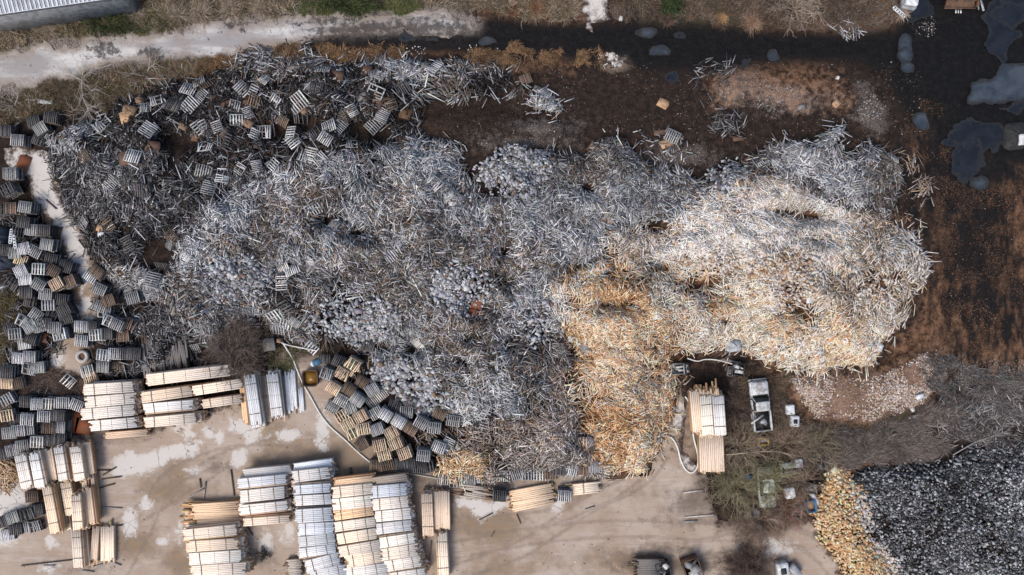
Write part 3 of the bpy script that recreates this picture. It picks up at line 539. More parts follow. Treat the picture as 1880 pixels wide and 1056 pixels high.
heap('board_heap', 'golden tan heap of freshly broken boards curving round the cleared corner', 'scrap heap', [boards('orange', 74, 0.75, 1.5, (0.045, 0.082), PAL['orange'], PAL['orange2'], -0.25)])
def blocks(z, density, size, pal, lift=0.25, elong=(1.2, 2.2)):
    cells = zone_cells(z); wt = np.clip(DENS[cells[:, 0], cells[:, 1]], 0.3, 1.2); N = int(len(cells)*DX*DX*density)
    cc = cells[rng.choice(len(cells), N, p=wt/wt.sum())]
    g = np.stack([XS[cc[:, 1]], YS[cc[:, 0]]], 1)+rng.normal(0, 0.3, (N, 2))
    ax = frames(g, rng.uniform(0, math.pi, N), rng.normal(0, 0.5, N), rng.normal(0, 0.6, N))
    w_ = size*np.exp(rng.normal(0, .3, N)); L = w_*rng.uniform(*elong, N)
    return W(g[:, 0], g[:, 1], Hat(g[:, 0], g[:, 1])+rng.uniform(0, lift, N)+(0.32 if 'blk' not in z and z != 'char' else 0)), ax, np.stack([L/2, w_/2, w_*rng.uniform(0.25, 0.5, N)], 1), np.clip(pick(pal, N)*np.exp((1.5 if z == 'char' else .7)*fbm(g[:, 0], g[:, 1], 3.5, 161))[:, None], .01, .6)
BG = [((0.33,0.34,0.365),4), ((0.22,0.225,0.245),3), ((0.45,0.46,0.48),2.6), ((0.10,0.09,0.09),2), ((0.2,0.14,0.1),0.6)]
heap('block_heap', 'grey sawn wood blocks spilled in patches over the grey board heap', 'block heap', [blocks('block', 48, 0.17, BG), blocks('darkblock', 45, 0.17, BG)])
heap('block_heap', 'mound of large grey wood blocks behind the fan of pallet stacks', 'block heap', [blocks('bigblock', 34, 0.22, BG, elong=(1.0, 1.6))])
heap('block_heap', 'cream and tan wood blocks showing between pale and golden boards', 'block heap', [blocks('paleblock', 50, 0.16, [((0.58,0.52,0.47),5), ((0.44,0.36,0.3),3), ((0.3,0.19,0.11),2), ((0.5,0.36,0.24),1)])])
heap('block_heap', 'wide field of blackened grey wood offcuts filling the lower right corner', 'block heap', [blocks('char', 74, 0.115, [((0.045,0.045,0.047),6), ((0.12,0.122,0.128),4), ((0.23,0.235,0.25),3.4), ((0.42,0.43,0.45),2.0)], elong=(1.1, 2.4))])
heap('block_heap', 'golden band of fresh wood blocks along the edge of the blackened offcuts', 'block heap', [blocks('tanblk', 75, 0.14, [((0.70,0.445,0.255),5), ((0.57,0.325,0.16),4), ((0.74,0.55,0.39),3), ((0.32,0.15,0.065),.8)]), blocks('paleblk2', 45, 0.18, [((0.6,0.56,0.53),4), ((0.45,0.4,0.36),3)])])
def chips(polys, n, size, pal):
    X = FX; F = U(polys, FX, FY)+1.0*fbm(FX, FY, 2, 140); c = np.argwhere((F > 0) & (ZID < 0)); cc = c[rng.choice(len(c), n)]
    g = np.stack([XS[cc[:, 1]], YS[cc[:, 0]]], 1)+rng.uniform(-.2, .2, (n, 2))
    keep = rng.random(n) < np.clip(0.4+3*fbm(g[:, 0], g[:, 1], 2.5, 150), 0.03, 1); g = g[keep]; n = len(g)
    L = rng.uniform(*size, n)
    return W(g[:, 0], g[:, 1], Hat(g[:, 0], g[:, 1])+0.02), frames(g, rng.uniform(0, 6.3, n), rng.normal(0, .2, n), rng.normal(0, .2, n)), np.stack([L/2, L*rng.uniform(.12, .3, n), L*0.08], 1), pick(pal, n)
heap('wood_chips', 'pale wood chips strewn over the reddish mulch below the whitish heap', 'wood chips', [chips(CHIPS[:1], 9000, (.08, .26), [((0.5,0.4,0.34),3), ((0.36,0.24,0.16),2), ((0.58,0.53,0.5),2)])])
heap('wood_chips', 'grey and brown wood splinters strewn over the dark mulch ground', 'wood chips', [chips(CHIPS[1:], 8000, (.05, .18), [((0.25,0.24,0.23),3), ((0.2,0.13,0.09),2), ((0.4,0.39,0.38),1)]),
     chips([[(720,120),(1700,110),(1700,420),(1640,420),(1660,300),(1500,250),(1300,330),(1150,250),(1000,290),(850,250),(740,240)]], 5000, (.03, .13), [((0.2,0.15,0.12),3), ((0.1,0.06,0.04),3), ((0.4,0.39,0.38),1)]),
     chips(WARM[2:3], 6000, (.04, .12), [((0.26,0.14,0.07),3), ((0.12,0.06,0.03),3), ((0.36,0.26,0.18),1)])])

# ------------------------------------------------------------------ pallets
TONE = {'grey': ((0.36,0.36,0.365), 'grey'), 'pale': ((0.56,0.56,0.57), 'pale grey'), 'dark': ((0.105,0.102,0.104), 'dark grey'), 'tan': ((0.70,0.52,0.37), 'tan'), 'brown': ((0.17,0.125,0.095), 'brown'), 'white': ((0.62,0.60,0.57), 'whitish')}
TYPE = {'A': 'open-slatted', 'B': 'close-slatted', 'C': 'broken', 'D': 'upturned', 'E': 'long'}
def board_cols(base, n): return np.clip(np.array(base)*np.exp(rng.normal(0, 0.2, n))[:, None]*(1+rng.normal(0, 0.03, (n, 3))), 0.01, 0.8)
PM = {}
def pallet_meshes(ty, tone, var):
    key = (ty, tone, var)
    if key in PM: return PM[key]
    base = TONE[tone][0]; L, Wd = (2.5, 1.15) if ty == 'E' else (1.3, 1.15)
    n = {'A': 7, 'B': 8, 'C': 7, 'D': 5, 'E': 12}[ty]; sw = {'A': 0.092, 'B': 0.112, 'C': 0.10, 'D': 0.12, 'E': 0.12}[ty]
    xs = np.linspace(-L/2+sw/2, L/2-sw/2, n); I = np.eye(3)
    td = MB(); keep = np.ones(n, bool)
    if ty == 'C': keep[rng.choice(n, 2, False)] = False
    xs2 = xs[keep]+rng.normal(0, 0.012, keep.sum()); m = len(xs2)
    an = rng.normal(0, 0.01 if ty != 'C' else 0.12, m)
    ax = np.array([[[math.cos(a), math.sin(a), 0], [-math.sin(a), math.cos(a), 0], [0, 0, 1]] for a in an])
    td.boxes(np.c_[xs2, rng.normal(0, 0.01, m), np.full(m, 0.131)], ax, np.tile([sw/2, Wd/2, 0.011], (m, 1)), board_cols(base, m))
    st = []
    for y in (-Wd/2+0.05, 0, Wd/2-0.05):
        b = MB(); z = 0.07 if ty != 'D' else 0.072
        b.box((0, y, z), (L-0.01, 0.075 if ty == 'D' else 0.05, 0.098), board_cols(base, 1)[0]*0.55); st.append(b.mesh('stringer', 'wood'))  # stringers coloured darker: painted shade between the deck slats
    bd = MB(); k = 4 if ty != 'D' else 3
    bd.boxes(np.c_[np.linspace(-L/2+0.07, L/2-0.07, k), np.zeros(k), np.full(k, 0.010)], np.tile(I, (k, 1, 1)), np.tile([0.055, Wd/2, 0.010], (k, 1)), board_cols(np.array(base)*.45, k))  # bottom deck darkened in colour, painted shade seen through the slat gaps
    al = MB(); al.V = list(td.V)+list(bd.V); al.C = list(td.C)+list(bd.C); al.Fq = list(td.Fq)+[f+td.n for f in bd.Fq]; al.n = td.n+bd.n
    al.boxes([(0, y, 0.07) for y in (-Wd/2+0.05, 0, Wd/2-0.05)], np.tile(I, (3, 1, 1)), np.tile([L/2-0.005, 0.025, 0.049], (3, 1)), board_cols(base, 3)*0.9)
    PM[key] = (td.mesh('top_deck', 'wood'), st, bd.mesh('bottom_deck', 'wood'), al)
    return PM[key]
REST = MB(); second = []; used_labels = set()
def uniq(lb):
    k = lb; used_labels.add(k); return k
def pallet(px, py, rot, n, ty, tone, label, group, sc=1.0, heap_tilt=False):
    """a stack of n pallets; the topmost is seen at photo pixel (px, py)"""
    g = G(px, py); zb = max(float(Hat(*g)), 0.045); hP = 0.146*sc
    if heap_tilt: zb += 0.40
    ztop = zb+hP*(n-1)
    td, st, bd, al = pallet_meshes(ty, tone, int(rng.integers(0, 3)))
    p = at(px, py, ztop+0.14)
    t = thing('pallet', label, 'pallet', (p.x, p.y, ztop), R(rot), group); t.scale = (sc, sc, sc)
    if heap_tilt:
        nv = Vector((-float(samp(GXH, *g)), -float(samp(GYH, *g)), 1)).normalized()
        t.rotation_euler = (nv.to_track_quat('Z', 'Y').to_matrix() @ Matrix.Rotation(R(rot)+random.uniform(-.1,.1), 3, 'Z') @ Matrix.Rotation(random.uniform(-.15, .15), 3, 'X')).to_euler()
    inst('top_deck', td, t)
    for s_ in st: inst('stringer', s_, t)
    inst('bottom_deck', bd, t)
    for k in range(1, n):
        z = ztop-hP*k; jx, jy, jr = rng.normal(0, 0.035), rng.normal(0, 0.035), rng.normal(0, 0.03)
        u_ = rng.random()*(1 if 'fanned' not in group else .35)+(0 if 'fanned' not in group else .6); tn = 'dark' if (k == 1 and u_ < .75) or u_ < .35 else ('brown' if u_ < .55 else ('grey' if u_ < .7 else tone))  # darker tones for lower pallets: shade painted in beneath the top deck's gaps
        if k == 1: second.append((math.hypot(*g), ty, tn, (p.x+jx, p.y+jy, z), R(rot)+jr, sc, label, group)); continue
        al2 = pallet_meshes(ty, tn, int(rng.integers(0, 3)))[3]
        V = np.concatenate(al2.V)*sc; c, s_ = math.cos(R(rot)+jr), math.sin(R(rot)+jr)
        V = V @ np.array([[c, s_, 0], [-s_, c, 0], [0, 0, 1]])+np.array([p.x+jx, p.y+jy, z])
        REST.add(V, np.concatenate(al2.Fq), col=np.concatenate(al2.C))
def rows(group, data):
    for phrase, row in data:
        row = sorted(row); 
        for i, r in enumerate(row):
            px, py, rot, n, ty, tone = r[:6]
            if group == LG and random.random() < .38: tone = {'grey': 'dark', 'pale': 'grey'}.get(tone, tone)
            sc = r[6] if len(r) > 6 else 1.0
            lb = f"{TONE[tone][1]} {TYPE[ty]} pallet, {ORD[i]} from left {phrase}"
            pallet(px, py, rot, n, ty, tone, lb, group, sc)
LG = 'pallet stacks along the left edge'
rows(LG, [
 ("just above the concrete slab", [(8,240,0,7,'B','dark'), (31,257,-4,8,'A','pale'), (61,223,12,5,'A','dark'), (92,215,-8,7,'A','grey'), (73,236,32,6,'B','grey'), (70,256,-20,4,'C','grey')]),
 ("at the slab's upper left rim", [(17,318,0,9,'A','grey'), (11,347,27,10,'D','grey')]),
 ("in the row below the slab's leftmost rim", [(18,382,0,9,'B','brown'), (45,380,-8,10,'A','pale'), (2,384,0,9,'D','dark')]),
 ("of the row level with the brown plywood", [(42,408,-8,9,'A','dark'), (58,422,-6,8,'A','grey'), (80,423,-3,9,'A','dark'), (33,425,-10,6,'D','dark')]),
 ("in the row under the dark blue tarp", [(8,459,-5,8,'A','grey'), (26,464,5,8,'B','grey'), (43,456,12,9,'B','pale'), (63,462,-28,9,'A','grey'), (85,449,-10,10,'B','grey')]),
 ("in the row with the orange-slatted pallet", [(38,477,-20,6,'A','tan'), (37,497,25,8,'B','pale'), (70,494,-3,11,'D','pale'), (93,476,-12,8,'A','dark'), (97,497,-30,10,'A','brown'), (120,490,-18,8,'A','dark')]),
 ("in the row beside the slab's narrow waist", [(46,513,5,8,'B','pale'), (70,523,-30,10,'A','pale'), (102,521,28,11,'A','tan'), (126,517,22,9,'B','brown'), (22,520,-40,5,'C','dark')]),
 ("in the row right of the brown weeds", [(47,537,-2,8,'B','grey'), (83,540,-5,10,'A','pale'), (109,550,-5,8,'A','dark'), (88,560,2,9,'D','pale'), (55,553,-10,5,'C','dark')]),
 ("in the row of dark leaning stacks", [(66,578,-35,8,'A','grey'), (116,570,28,9,'A','dark'), (120,584,20,8,'A','dark'), (92,579,-20,7,'C','dark'), (41,590,-30,8,'C','pale')]),
 ("in the row above the small rusty sheet", [(54,600,30,9,'B','grey'), (70,598,20,9,'A','pale'), (82,594,-5,9,'B','dark'), (100,602,-5,9,'A','grey'), (27,613,5,9,'D','grey'), (108,614,12,8,'D','pale'), (19,604,15,7,'A','dark')]),
 ("in the pair left of the small rusty sheet", [(54,622,-20,7,'A','grey'), (44,631,8,6,'B','pale')]),
 ("in the huddle above the brambles", [(33,658,-6,6,'B','pale'), (53,655,-4,7,'B','grey'), (52,677,-10,6,'C','pale'), (69,675,5,6,'B','grey')]),
 ("along the edge left of the brambles", [(10,684,-3,8,'A','dark',1.1), (11,704,-3,7,'B','tan'), (30,704,12,7,'A','brown'), (12,734,30,7,'D','grey'), (8,748,25,7,'A','brown')]),
 ("of the row under the brambles", [(47,738,-3,7,'A','dark'), (68,743,-3,8,'A','pale'), (89,742,-3,8,'D','white'), (115,740,-2,8,'A','pale'), (140,744,-22,8,'A','pale'), (155,740,-10,7,'B','dark')]),
 ("of the row beside the rust sheet pair", [(12,763,10,8,'D','tan'), (49,771,-4,9,'A','pale'), (80,765,-3,9,'A','pale'), (106,763,-3,9,'B','dark'), (30,770,-3,7,'A','dark')]),
 ("of the row ending in brown slats", [(15,795,6,9,'A','pale'), (50,788,4,8,'A','grey'), (33,791,4,9,'A','pale'), (88,786,-3,9,'A','brown'), (107,785,-3,8,'B','grey')]),
 ("of the row above the upper left lumber", [(40,819,6,8,'A','grey'), (67,812,-2,9,'D','white'), (90,809,-2,8,'B','dark'), (107,806,-3,8,'B','dark'), (10,834,12,7,'A','grey'), (22,827,12,7,'B','grey'), (52,817,6,8,'A','dark')]),
 ("left of the second lumber row", [(22,951,18,6,'B','grey'), (49,945,14,7,'C','grey'), (8,957,20,5,'B','grey'), (66,937,5,6,'B','dark'), (58,912,5,5,'A','brown')]),
 ("on the mud below, left of the lumber", [(14,982,8,3,'B','pale'), (28,972,5,4,'A','grey'), (64,967,15,4,'C','grey'), (44,968,5,3,'C','grey')])])
rows('pallet stacks right of the concrete slab', [
 ("of the pair on the slab's right rim", [(166,507,-35,8,'A','pale'), (177,498,-38,9,'B','brown')]),
 ("among stacks around the red slat", [(182,531,-25,9,'A','grey'), (198,552,18,9,'B','brown'), (191,572,-5,6,'C','grey'), (243,547,15,8,'A','grey'), (182,562,-20,7,'A','grey')]),
 ("of the middle row below the red slat", [(213,596,-25,9,'A','grey'), (200,590,-22,8,'C','pale'), (237,595,-25,6,'C','brown'), (225,617,5,5,'B','brown')]),
 ("at the slab's lower rim", [(148,600,-2,8,'A','pale'), (165,601,-2,8,'B','dark'), (175,615,4,8,'D','pale'), (149,626,-5,8,'A','pale'), (194,613,0,8,'B','dark')]),
 ("of the row left of the long dark boards", [(189,652,-7,9,'D','pale'), (210,650,-4,9,'A','pale'), (229,650,-3,9,'A','dark'), (246,650,-3,8,'A','dark'), (188,674,-3,7,'B','grey'), (215,675,-3,3,'B','brown')]),
 ("between brambles and white lumber", [(160,682,14,4,'A','white'), (165,695,14,4,'A','tan')])])
rows('pallet stacks fanned out round the brown puddle', [
 ("of the topmost stacks of the fan", [(648,669,-30,9,'C','tan'), (627,686,-30,8,'C','tan'), (600,687,-20,8,'C','grey'), (622,664,-25,6,'C','dark'), (640,677,-32,6,'B','tan')]),
 ("of the second row of the fan", [(612,713,-32,9,'B','tan'), (639,715,-32,7,'B','brown'), (656,734,-36,9,'B','grey'), (683,716,30,8,'B','grey'), (665,702,-30,5,'B','brown')]),
 ("of the third row of the fan", [(610,748,-32,7,'A','grey'), (626,735,-30,8,'A','white'), (642,750,20,8,'B','grey'), (690,759,30,6,'A','pale'), (707,762,-32,10,'B','pale'), (724,746,-20,6,'A','dark'), (746,757,-5,7,'A','grey'), (736,739,-10,4,'D','grey'), (758,738,-15,5,'C','dark')]),
 ("of the fourth row of the fan", [(627,764,30,8,'D','tan'), (661,765,28,9,'A','tan'), (732,775,-32,10,'B','pale'), (773,777,-30,10,'A','grey'), (754,788,-32,9,'B','brown'), (807,759,-25,7,'B','brown'), (832,773,-10,7,'A','grey'), (797,786,-6,9,'A','grey')]),
 ("of the fifth row of the fan", [(638,779,28,8,'A','tan'), (648,795,25,8,'C','tan'), (667,788,10,9,'A','tan'), (692,789,20,9,'B','grey'), (718,795,28,9,'A','tan'), (805,821,-22,7,'A','pale'), (822,815,60,4,'C','pale')]),
 ("of the sixth row of the fan", [(664,817,30,8,'B','brown'), (697,818,12,9,'A','tan'), (725,815,22,9,'A','tan'), (742,833,20,9,'A','tan'), (777,837,-5,9,'A','grey')]),
 ("of the lowest row of the fan", [(705,836,15,8,'A','tan'), (690,855,-3,7,'B','brown'), (711,853,12,8,'A','brown'), (729,852,5,7,'B','dark'), (750,853,8,7,'B','dark'), (771,859,-5,6,'A','dark'), (784,858,10,5,'D','dark')])])
pallet(692, 731, 38, 1, 'E', 'white', 'long whitish pallet lying aslant on top of the fan of stacks', 'pallet stacks fanned out round the brown puddle', 0.95)
rows('pallets leaning along the lower heap edge', [
 ("of the row between heap and puddled yard", [(815,880,-5,2,'A','white'), (861,881,2,3,'A','grey'), (836,885,5,2,'C','grey'), (887,877,0,2,'A','pale'), (925,874,-3,2,'A','white'), (950,871,18,3,'A','grey'), (970,872,0,3,'D','grey'), (991,872,0,3,'D','white'), (1010,870,-2,4,'B','brown'), (1028,862,0,4,'B','dark'), (1048,863,-12,4,'A','pale'), (1070,862,-3,5,'B','brown'), (1093,858,0,5,'B','grey')]),
 ("of the three under the golden heap's flank", [(1066,813,-3,3,'D','tan'), (1084,814,-28,4,'B','grey'), (1092,830,25,3,'B','brown')]),
 ("of the two stacks among loose orange planks", [(917,911,-4,8,'A','dark'), (1037,911,-3,8,'A','pale')])])
def heap_pallets(data):
    for px, py, rot, ty, tone, sc, lb in data: pallet(px, py, rot, 1, ty, tone, lb, 'single pallets lying on the heaps', sc, True)
heap_pallets([
 (346,164,-8,'A','pale',1.15,'pale slatted pallet under the bare saplings, highest on the dark heap'), (370,175,-8,'A','grey',1.0,'grey pallet partly under the pale slatted one on the dark heap'),
 (348,193,-32,'A','pale',1.3,'large pale pallet tilted aslant below the highest pallet of the dark heap'), (365,150,-12,'A','grey',1.0,'dim grey pallet at the weedy rim of the dark heap'),
 (318,193,-20,'B','dark',1.2,'blackened pallet left of the large aslant pallet'), (372,233,-20,'D','grey',1.0,'upturned grey pallet in the tangle left of the dark plywood sheets'), (399,234,-20,'A','grey',1.0,'open grey pallet right beside the upturned grey pallet'),
 (434,220,-4,'D','pale',1.0,'pale upturned pallet just left of the tan box'), (455,207,30,'A','grey',0.9,'small grey pallet below the dark brown plywood sheets'), (466,246,-35,'D','pale',0.8,'small pale pallet frame below the tan box'),
 (465,166,-15,'D','grey',0.9,'grey pallet frame above the dark brown plywood sheets'), (505,183,30,'D','pale',0.9,'pale pallet frame beside the tan bark clump'), (484,147,-30,'A','pale',0.7,'little pale crate-like pallet in the upper grey splinters'),
 (546,187,35,'A','white',1.45,'biggest whitish pallet with wide gaps, aslant on the dark heap'), (593,128,-2,'A','grey',1.1,'grey pallet with horizontal slats near the rusty weeds'), (580,162,-8,'A','dark',1.0,'dark pallet beside the olive plywood sheet'),
 (680,146,-12,'A','white',0.75,'small bright pallet near the black puddle'), (646,203,10,'A','white',0.9,'bright whitish pallet alone in the dark centre of the heap'), (701,211,28,'B','grey',1.1,'grey close-slatted pallet beside the dark mulch bank'),
 (604,232,-25,'A','pale',1.1,'tilted pale pallet with wide gaps at the lower rim of the dark heap'), (624,230,-35,'A','grey',1.0,'grey pallet leaning right of the tilted wide-gapped one'), (597,254,-5,'A','pale',1.0,'pale pallet at the border of dark and grey heaps'),
 (517,220,-20,'B','brown',1.0,'brown pallet below the biggest whitish pallet'), (686,135,0,'A','grey',0.8,'grey pallet nearest the black puddle, left of two more'), (698,139,85,'A','pale',0.8,'pale upright-slatted pallet beside the black puddle'), (712,141,0,'A','grey',0.7,'smallest grey pallet right of the black puddle'),
 (570,285,-30,'A','white',1.2,'whitish pallet with a spread of slats high on the grey heap'), (502,302,-20,'D','pale',0.9,'pale pallet frame left of the whitish spread-slat pallet'), (471,305,0,'A','grey',0.9,'grey pallet on the left shoulder of the grey heap'), (800,123,25,'A','pale',1.1,'pale pallet in the splinters below the upper weeds'),
 (518,492,25,'B','white',1.0,'whitish pallet among broken ones on the left of the grey heap'), (536,497,8,'B','pale',1.1,'pale close-slatted pallet above the dark hollow'), (570,483,-30,'B','pale',0.9,'pale pallet right of the pair above the dark hollow'), (517,520,30,'A','white',1.1,'whitish wide-gapped pallet below the pair above the dark hollow'),
 (505,580,30,'D','pale',1.2,'pale upturned pallet above the grey shed roof'), (525,595,-10,'D','pale',1.0,'pale pallet frame lower right of the upturned one near the shed roof'), (541,592,-30,'B','grey',0.9,'grey pallet at the end of the trio near the shed roof'), (572,638,-25,'D','pale',1.0,'pale frame pallet above the blue and white drum'),
 (768,632,-3,'B','white',0.9,'bright pallet lying flat on the lower grey heap'), (595,660,0,'B','dark',0.9,'dark pallet below the blocks by the drum'), (675,635,-25,'B','dark',1.0,'dark slatted pallet on the ridge above the large blocks'),
 (1235,250,-28,'A','grey',1.1,'grey pallet alone on the mulch clearing'), (1640,290,-8,'A','white',0.9,'white pallet near the upper right tip of the grey heap'), (1000,172,-8,'A','pale',0.9,'pale pallet on the thin right tail of the dark heap'), (965,145,28,'B','brown',0.9,'brown pallet on the thin right tail of the dark heap'),
 (1213,350,-5,'A','white',0.9,'white pallet on the ridge below the mulch clearing'), (1205,340,-25,'C','pale',0.9,'broken pale pallet on the ridge just above the white one'), (1395,300,10,'D','pale',0.7,'small pale frame on the upper ridge of the grey heap'), (1075,640,35,'B','grey',0.9,'grey slatted pallet stuck in the edge of the golden heap'),
 (125,700,-35,'C','white',1.0,'broken whitish pallet lying in the brambles'), (340,470,-20,'B','pale',0.8,'pale pallet left of the dark channel in the grey heap'), (820,755,70,'D','pale',1.0,'pale pallet frame standing beside the large blocks')])
for z_, n_, lb_ in (('dark', 34, 'half buried broken pallet among the blackened boards'), ('darkgrey', 14, 'half buried broken pallet in the dark grey boards'), ('grey', 12, 'half buried grey pallet among the loose grey boards')):
    cl_ = zone_cells(z_); cl_ = cl_[rng.choice(len(cl_), n_, False)]
    for iy, ix in cl_: pallet(XS[ix]/S+940, -YS[iy]/S+528, rng.uniform(0, 180), 1, random.choice('ACCAD'), random.choice(['grey', 'dark', 'grey', 'brown', 'pale'] if z_ != 'grey' else ['grey', 'pale']), lb_, 'half buried pallets in the heaps', random.uniform(.8, 1.25), True)
second.sort(reverse=True, key=lambda t: t[0])
n_top = len([o for o in bpy.data.objects if o.name.split('.')[0] == 'pallet'])
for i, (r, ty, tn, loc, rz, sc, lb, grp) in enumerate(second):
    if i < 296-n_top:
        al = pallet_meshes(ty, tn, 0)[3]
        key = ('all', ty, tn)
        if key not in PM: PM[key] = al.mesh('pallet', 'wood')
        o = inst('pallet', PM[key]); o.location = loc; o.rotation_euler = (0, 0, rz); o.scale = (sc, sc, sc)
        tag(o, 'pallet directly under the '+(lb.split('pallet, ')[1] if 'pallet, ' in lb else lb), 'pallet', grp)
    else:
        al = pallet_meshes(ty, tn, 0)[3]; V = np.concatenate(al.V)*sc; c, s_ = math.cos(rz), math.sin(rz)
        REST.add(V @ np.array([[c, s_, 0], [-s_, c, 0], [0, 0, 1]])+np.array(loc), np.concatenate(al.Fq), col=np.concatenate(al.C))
tag(REST.build('pallet', 'wood'), 'further grey and tan pallets lower down in the stacks', 'pallets', None, 'stuff')

# ------------------------------------------------------------------ lumber packs
LT = {'white': ((0.72,0.65,0.58), 'whitish'), 'pale': ((0.58,0.575,0.58), 'silvery grey'), 'tan': ((0.65,0.505,0.385), 'tan'), 'cream': ((0.75,0.615,0.49), 'cream'), 'dim': ((0.33,0.28,0.235), 'dim brown'), 'gold': ((0.71,0.505,0.335), 'golden'), 'black': ((0.15,0.142,0.142), 'blackened')}
def pack(px, py, length, width, rot, z, tone, label, group, layers=5, loose=0.0, batt=2, bh=0.11):
    """one strapped pack of boards, base at z; px, py is where its top centre shows"""
    L, Wd = length*S*(1-z/CAM_H), width*S*(1-z/CAM_H); nb = max(3, round(Wd/0.185)); sw = Wd/nb; h = layers*bh
    p = at(px, py, z+h); t = thing('lumber_pack', label, 'lumber', (p.x, p.y, z), R(rot), group); base = np.clip(np.array(LT[tone][0])*np.exp(rng.normal(0, .07))*(1+rng.normal(0, .05)*np.array([-.3, .3, 1.0])), 0, .8)
    b = MB()
    for k in range(layers):
        jit = rng.normal(0, 0.07 if k == layers-1 else 0.16, nb)*(1+loose*2); tip = rng.random(nb) < 0.15
        ll = L*(1-np.where(tip, rng.uniform(0.02, 0.14, nb), 0)); top = k == layers-1
        an = rng.normal(0, 0.004+0.02*loose, nb)
        ax = np.array([[[math.cos(a), math.sin(a), 0], [-math.sin(a), math.cos(a), 0], [0, 0, 1]] for a in an])
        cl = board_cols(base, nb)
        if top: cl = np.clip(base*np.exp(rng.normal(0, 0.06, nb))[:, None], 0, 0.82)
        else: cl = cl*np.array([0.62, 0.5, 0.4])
        sel = np.ones(nb, bool)
        if top and loose == 0 and rng.random() < 0.25: sel[0 if rng.random() < .5 else -1] = False
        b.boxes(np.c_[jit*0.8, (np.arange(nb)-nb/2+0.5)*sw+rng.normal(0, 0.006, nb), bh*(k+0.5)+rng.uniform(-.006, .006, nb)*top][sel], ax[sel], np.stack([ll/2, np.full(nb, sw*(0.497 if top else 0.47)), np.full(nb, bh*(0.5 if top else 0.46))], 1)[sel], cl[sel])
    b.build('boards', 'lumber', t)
    if batt:
        for x in ((-0.3, 0.28) if batt == 2 else (-0.05,)):
            s_ = MB(); s_.box((x*L+random.uniform(-.1, .1), 0, h+0.02), (0.07, Wd*0.96, 0.03), (0.22, 0.19, 0.17), rz=random.uniform(-.06, .06)); s_.build('batten', 'wood', t)
        s_ = MB(); x = random.uniform(-.04, .04)*L
        s_.box((x, 0, h+0.006), (0.022, Wd, 0.006), (0.10, 0.10, 0.10)); s_.box((x, Wd/2+0.004, h/2), (0.022, 0.006, h), (0.1, 0.1, 0.1)); s_.box((x, -Wd/2-0.004, h/2), (0.022, 0.006, h), (0.1, 0.1, 0.1)); s_.build('strap', 'wood', t)
    return t
def column(where, group, items, levels=3, under='dim'):
    """items: (px, py, length, width, rot, tone[, levels]) from the top of the picture down (or left to right)"""
    for i, it in enumerate(items):
        px, py, ln, wd, rot, tone = it[:6]; lv = it[6] if len(it) > 6 else levels
        z = 0.10+(lv-1)*0.62
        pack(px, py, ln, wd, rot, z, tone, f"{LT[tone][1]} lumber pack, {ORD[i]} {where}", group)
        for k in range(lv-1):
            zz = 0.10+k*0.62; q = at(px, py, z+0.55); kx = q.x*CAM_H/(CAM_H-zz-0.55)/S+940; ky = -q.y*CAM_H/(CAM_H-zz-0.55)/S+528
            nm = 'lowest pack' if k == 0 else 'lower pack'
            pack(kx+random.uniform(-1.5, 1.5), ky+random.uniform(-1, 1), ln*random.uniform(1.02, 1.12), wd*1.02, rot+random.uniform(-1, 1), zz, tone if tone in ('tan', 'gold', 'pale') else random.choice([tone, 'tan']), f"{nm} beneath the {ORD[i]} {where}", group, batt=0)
LL = 'strapped packs of sawn lumber in the yard'
column("from top in the leftmost sideways column", LL, [(199,713,90,20,4,'white'), (202,735,90,20,5,'white'), (198,757,96,20,5,'white'), (208,779,84,19,5,'white')])
column("from top in the column left of the grey upright packs", LL, [(306,724,92,20,8,'cream'), (309,748,90,20,5,'white'), (312,772,92,19,5,'cream')])
column("of the long packs ending at the bare bush", LL, [(345,689,150,21,7,'cream',4), (399,711,90,18,9,'cream',3), (408,737,72,16,8,'cream',2)])
pack(232, 797, 76, 12, 5, 0.1, 'tan', 'narrow tan lumber pack lying low along the foot of the leftmost sideways column', LL, batt=0)
pack(447, 735, 84, 9, -84, 0.1, 'gold', 'narrow golden upright lumber pack leaning against the silvery grey packs', LL, batt=0, layers=8)
pack(300, 677, 80, 10, 6, 0.1, 'tan', 'thin tan lumber pack behind the long packs beside the dark boards', LL, batt=0)
column("from left of the upright packs beside the hose", LL, [(463,735,92,23,-82,'pale'), (504,726,78,21,-83,'pale',2)])
pack(486, 733, 84, 15, -82, 0.1, 'dim', 'low dim brown lumber pack between the two silvery upright packs', LL, batt=1)
pack(534, 716, 70, 20, -87, 0.1, 'pale', 'low loose silvery lumber pack nearest the curving hose', LL, layers=2, loose=1.0, batt=0)
pack(553, 733, 44, 8, -85, 0.06, 'pale', 'short bundle of a few grey boards right beside the curving hose', LL, layers=2, loose=1.5, batt=0)
column("from left in the top left upright row", LL, [(43,866,62,21,-78,'white'), (69,864,64,21,-79,'white'), (113,852,62,20,-81,'white'), (141,852,62,22,-82,'white')])
pack(92, 854, 58, 16, -81, 0.72, 'tan', 'lower tan lumber pack sunk between white packs of the top left upright row', LL, batt=0)
pack(163, 841, 58, 13, -83, 0.72, 'tan', 'tan lumber pack ending the top left upright row on the right', LL, batt=0)
pack(156, 885, 44, 12, -86, 0.1, 'tan', 'low tan lumber pack between the top and middle left upright rows', LL, batt=0)
column("from left in the middle left upright row", LL, [(95,936,86,21,-80,'cream'), (125,916,60,20,-80,'cream',2), (141,941,62,18,-86,'cream')])
pack(111, 925, 74, 14, -80, 0.4, 'dim', 'dim brown lumber pack sunk between packs of the middle left upright row', LL, batt=0)
pack(164, 930, 66, 20, -83, 0.72, 'tan', 'tan lumber pack ending the middle left upright row on the right', LL, batt=0)
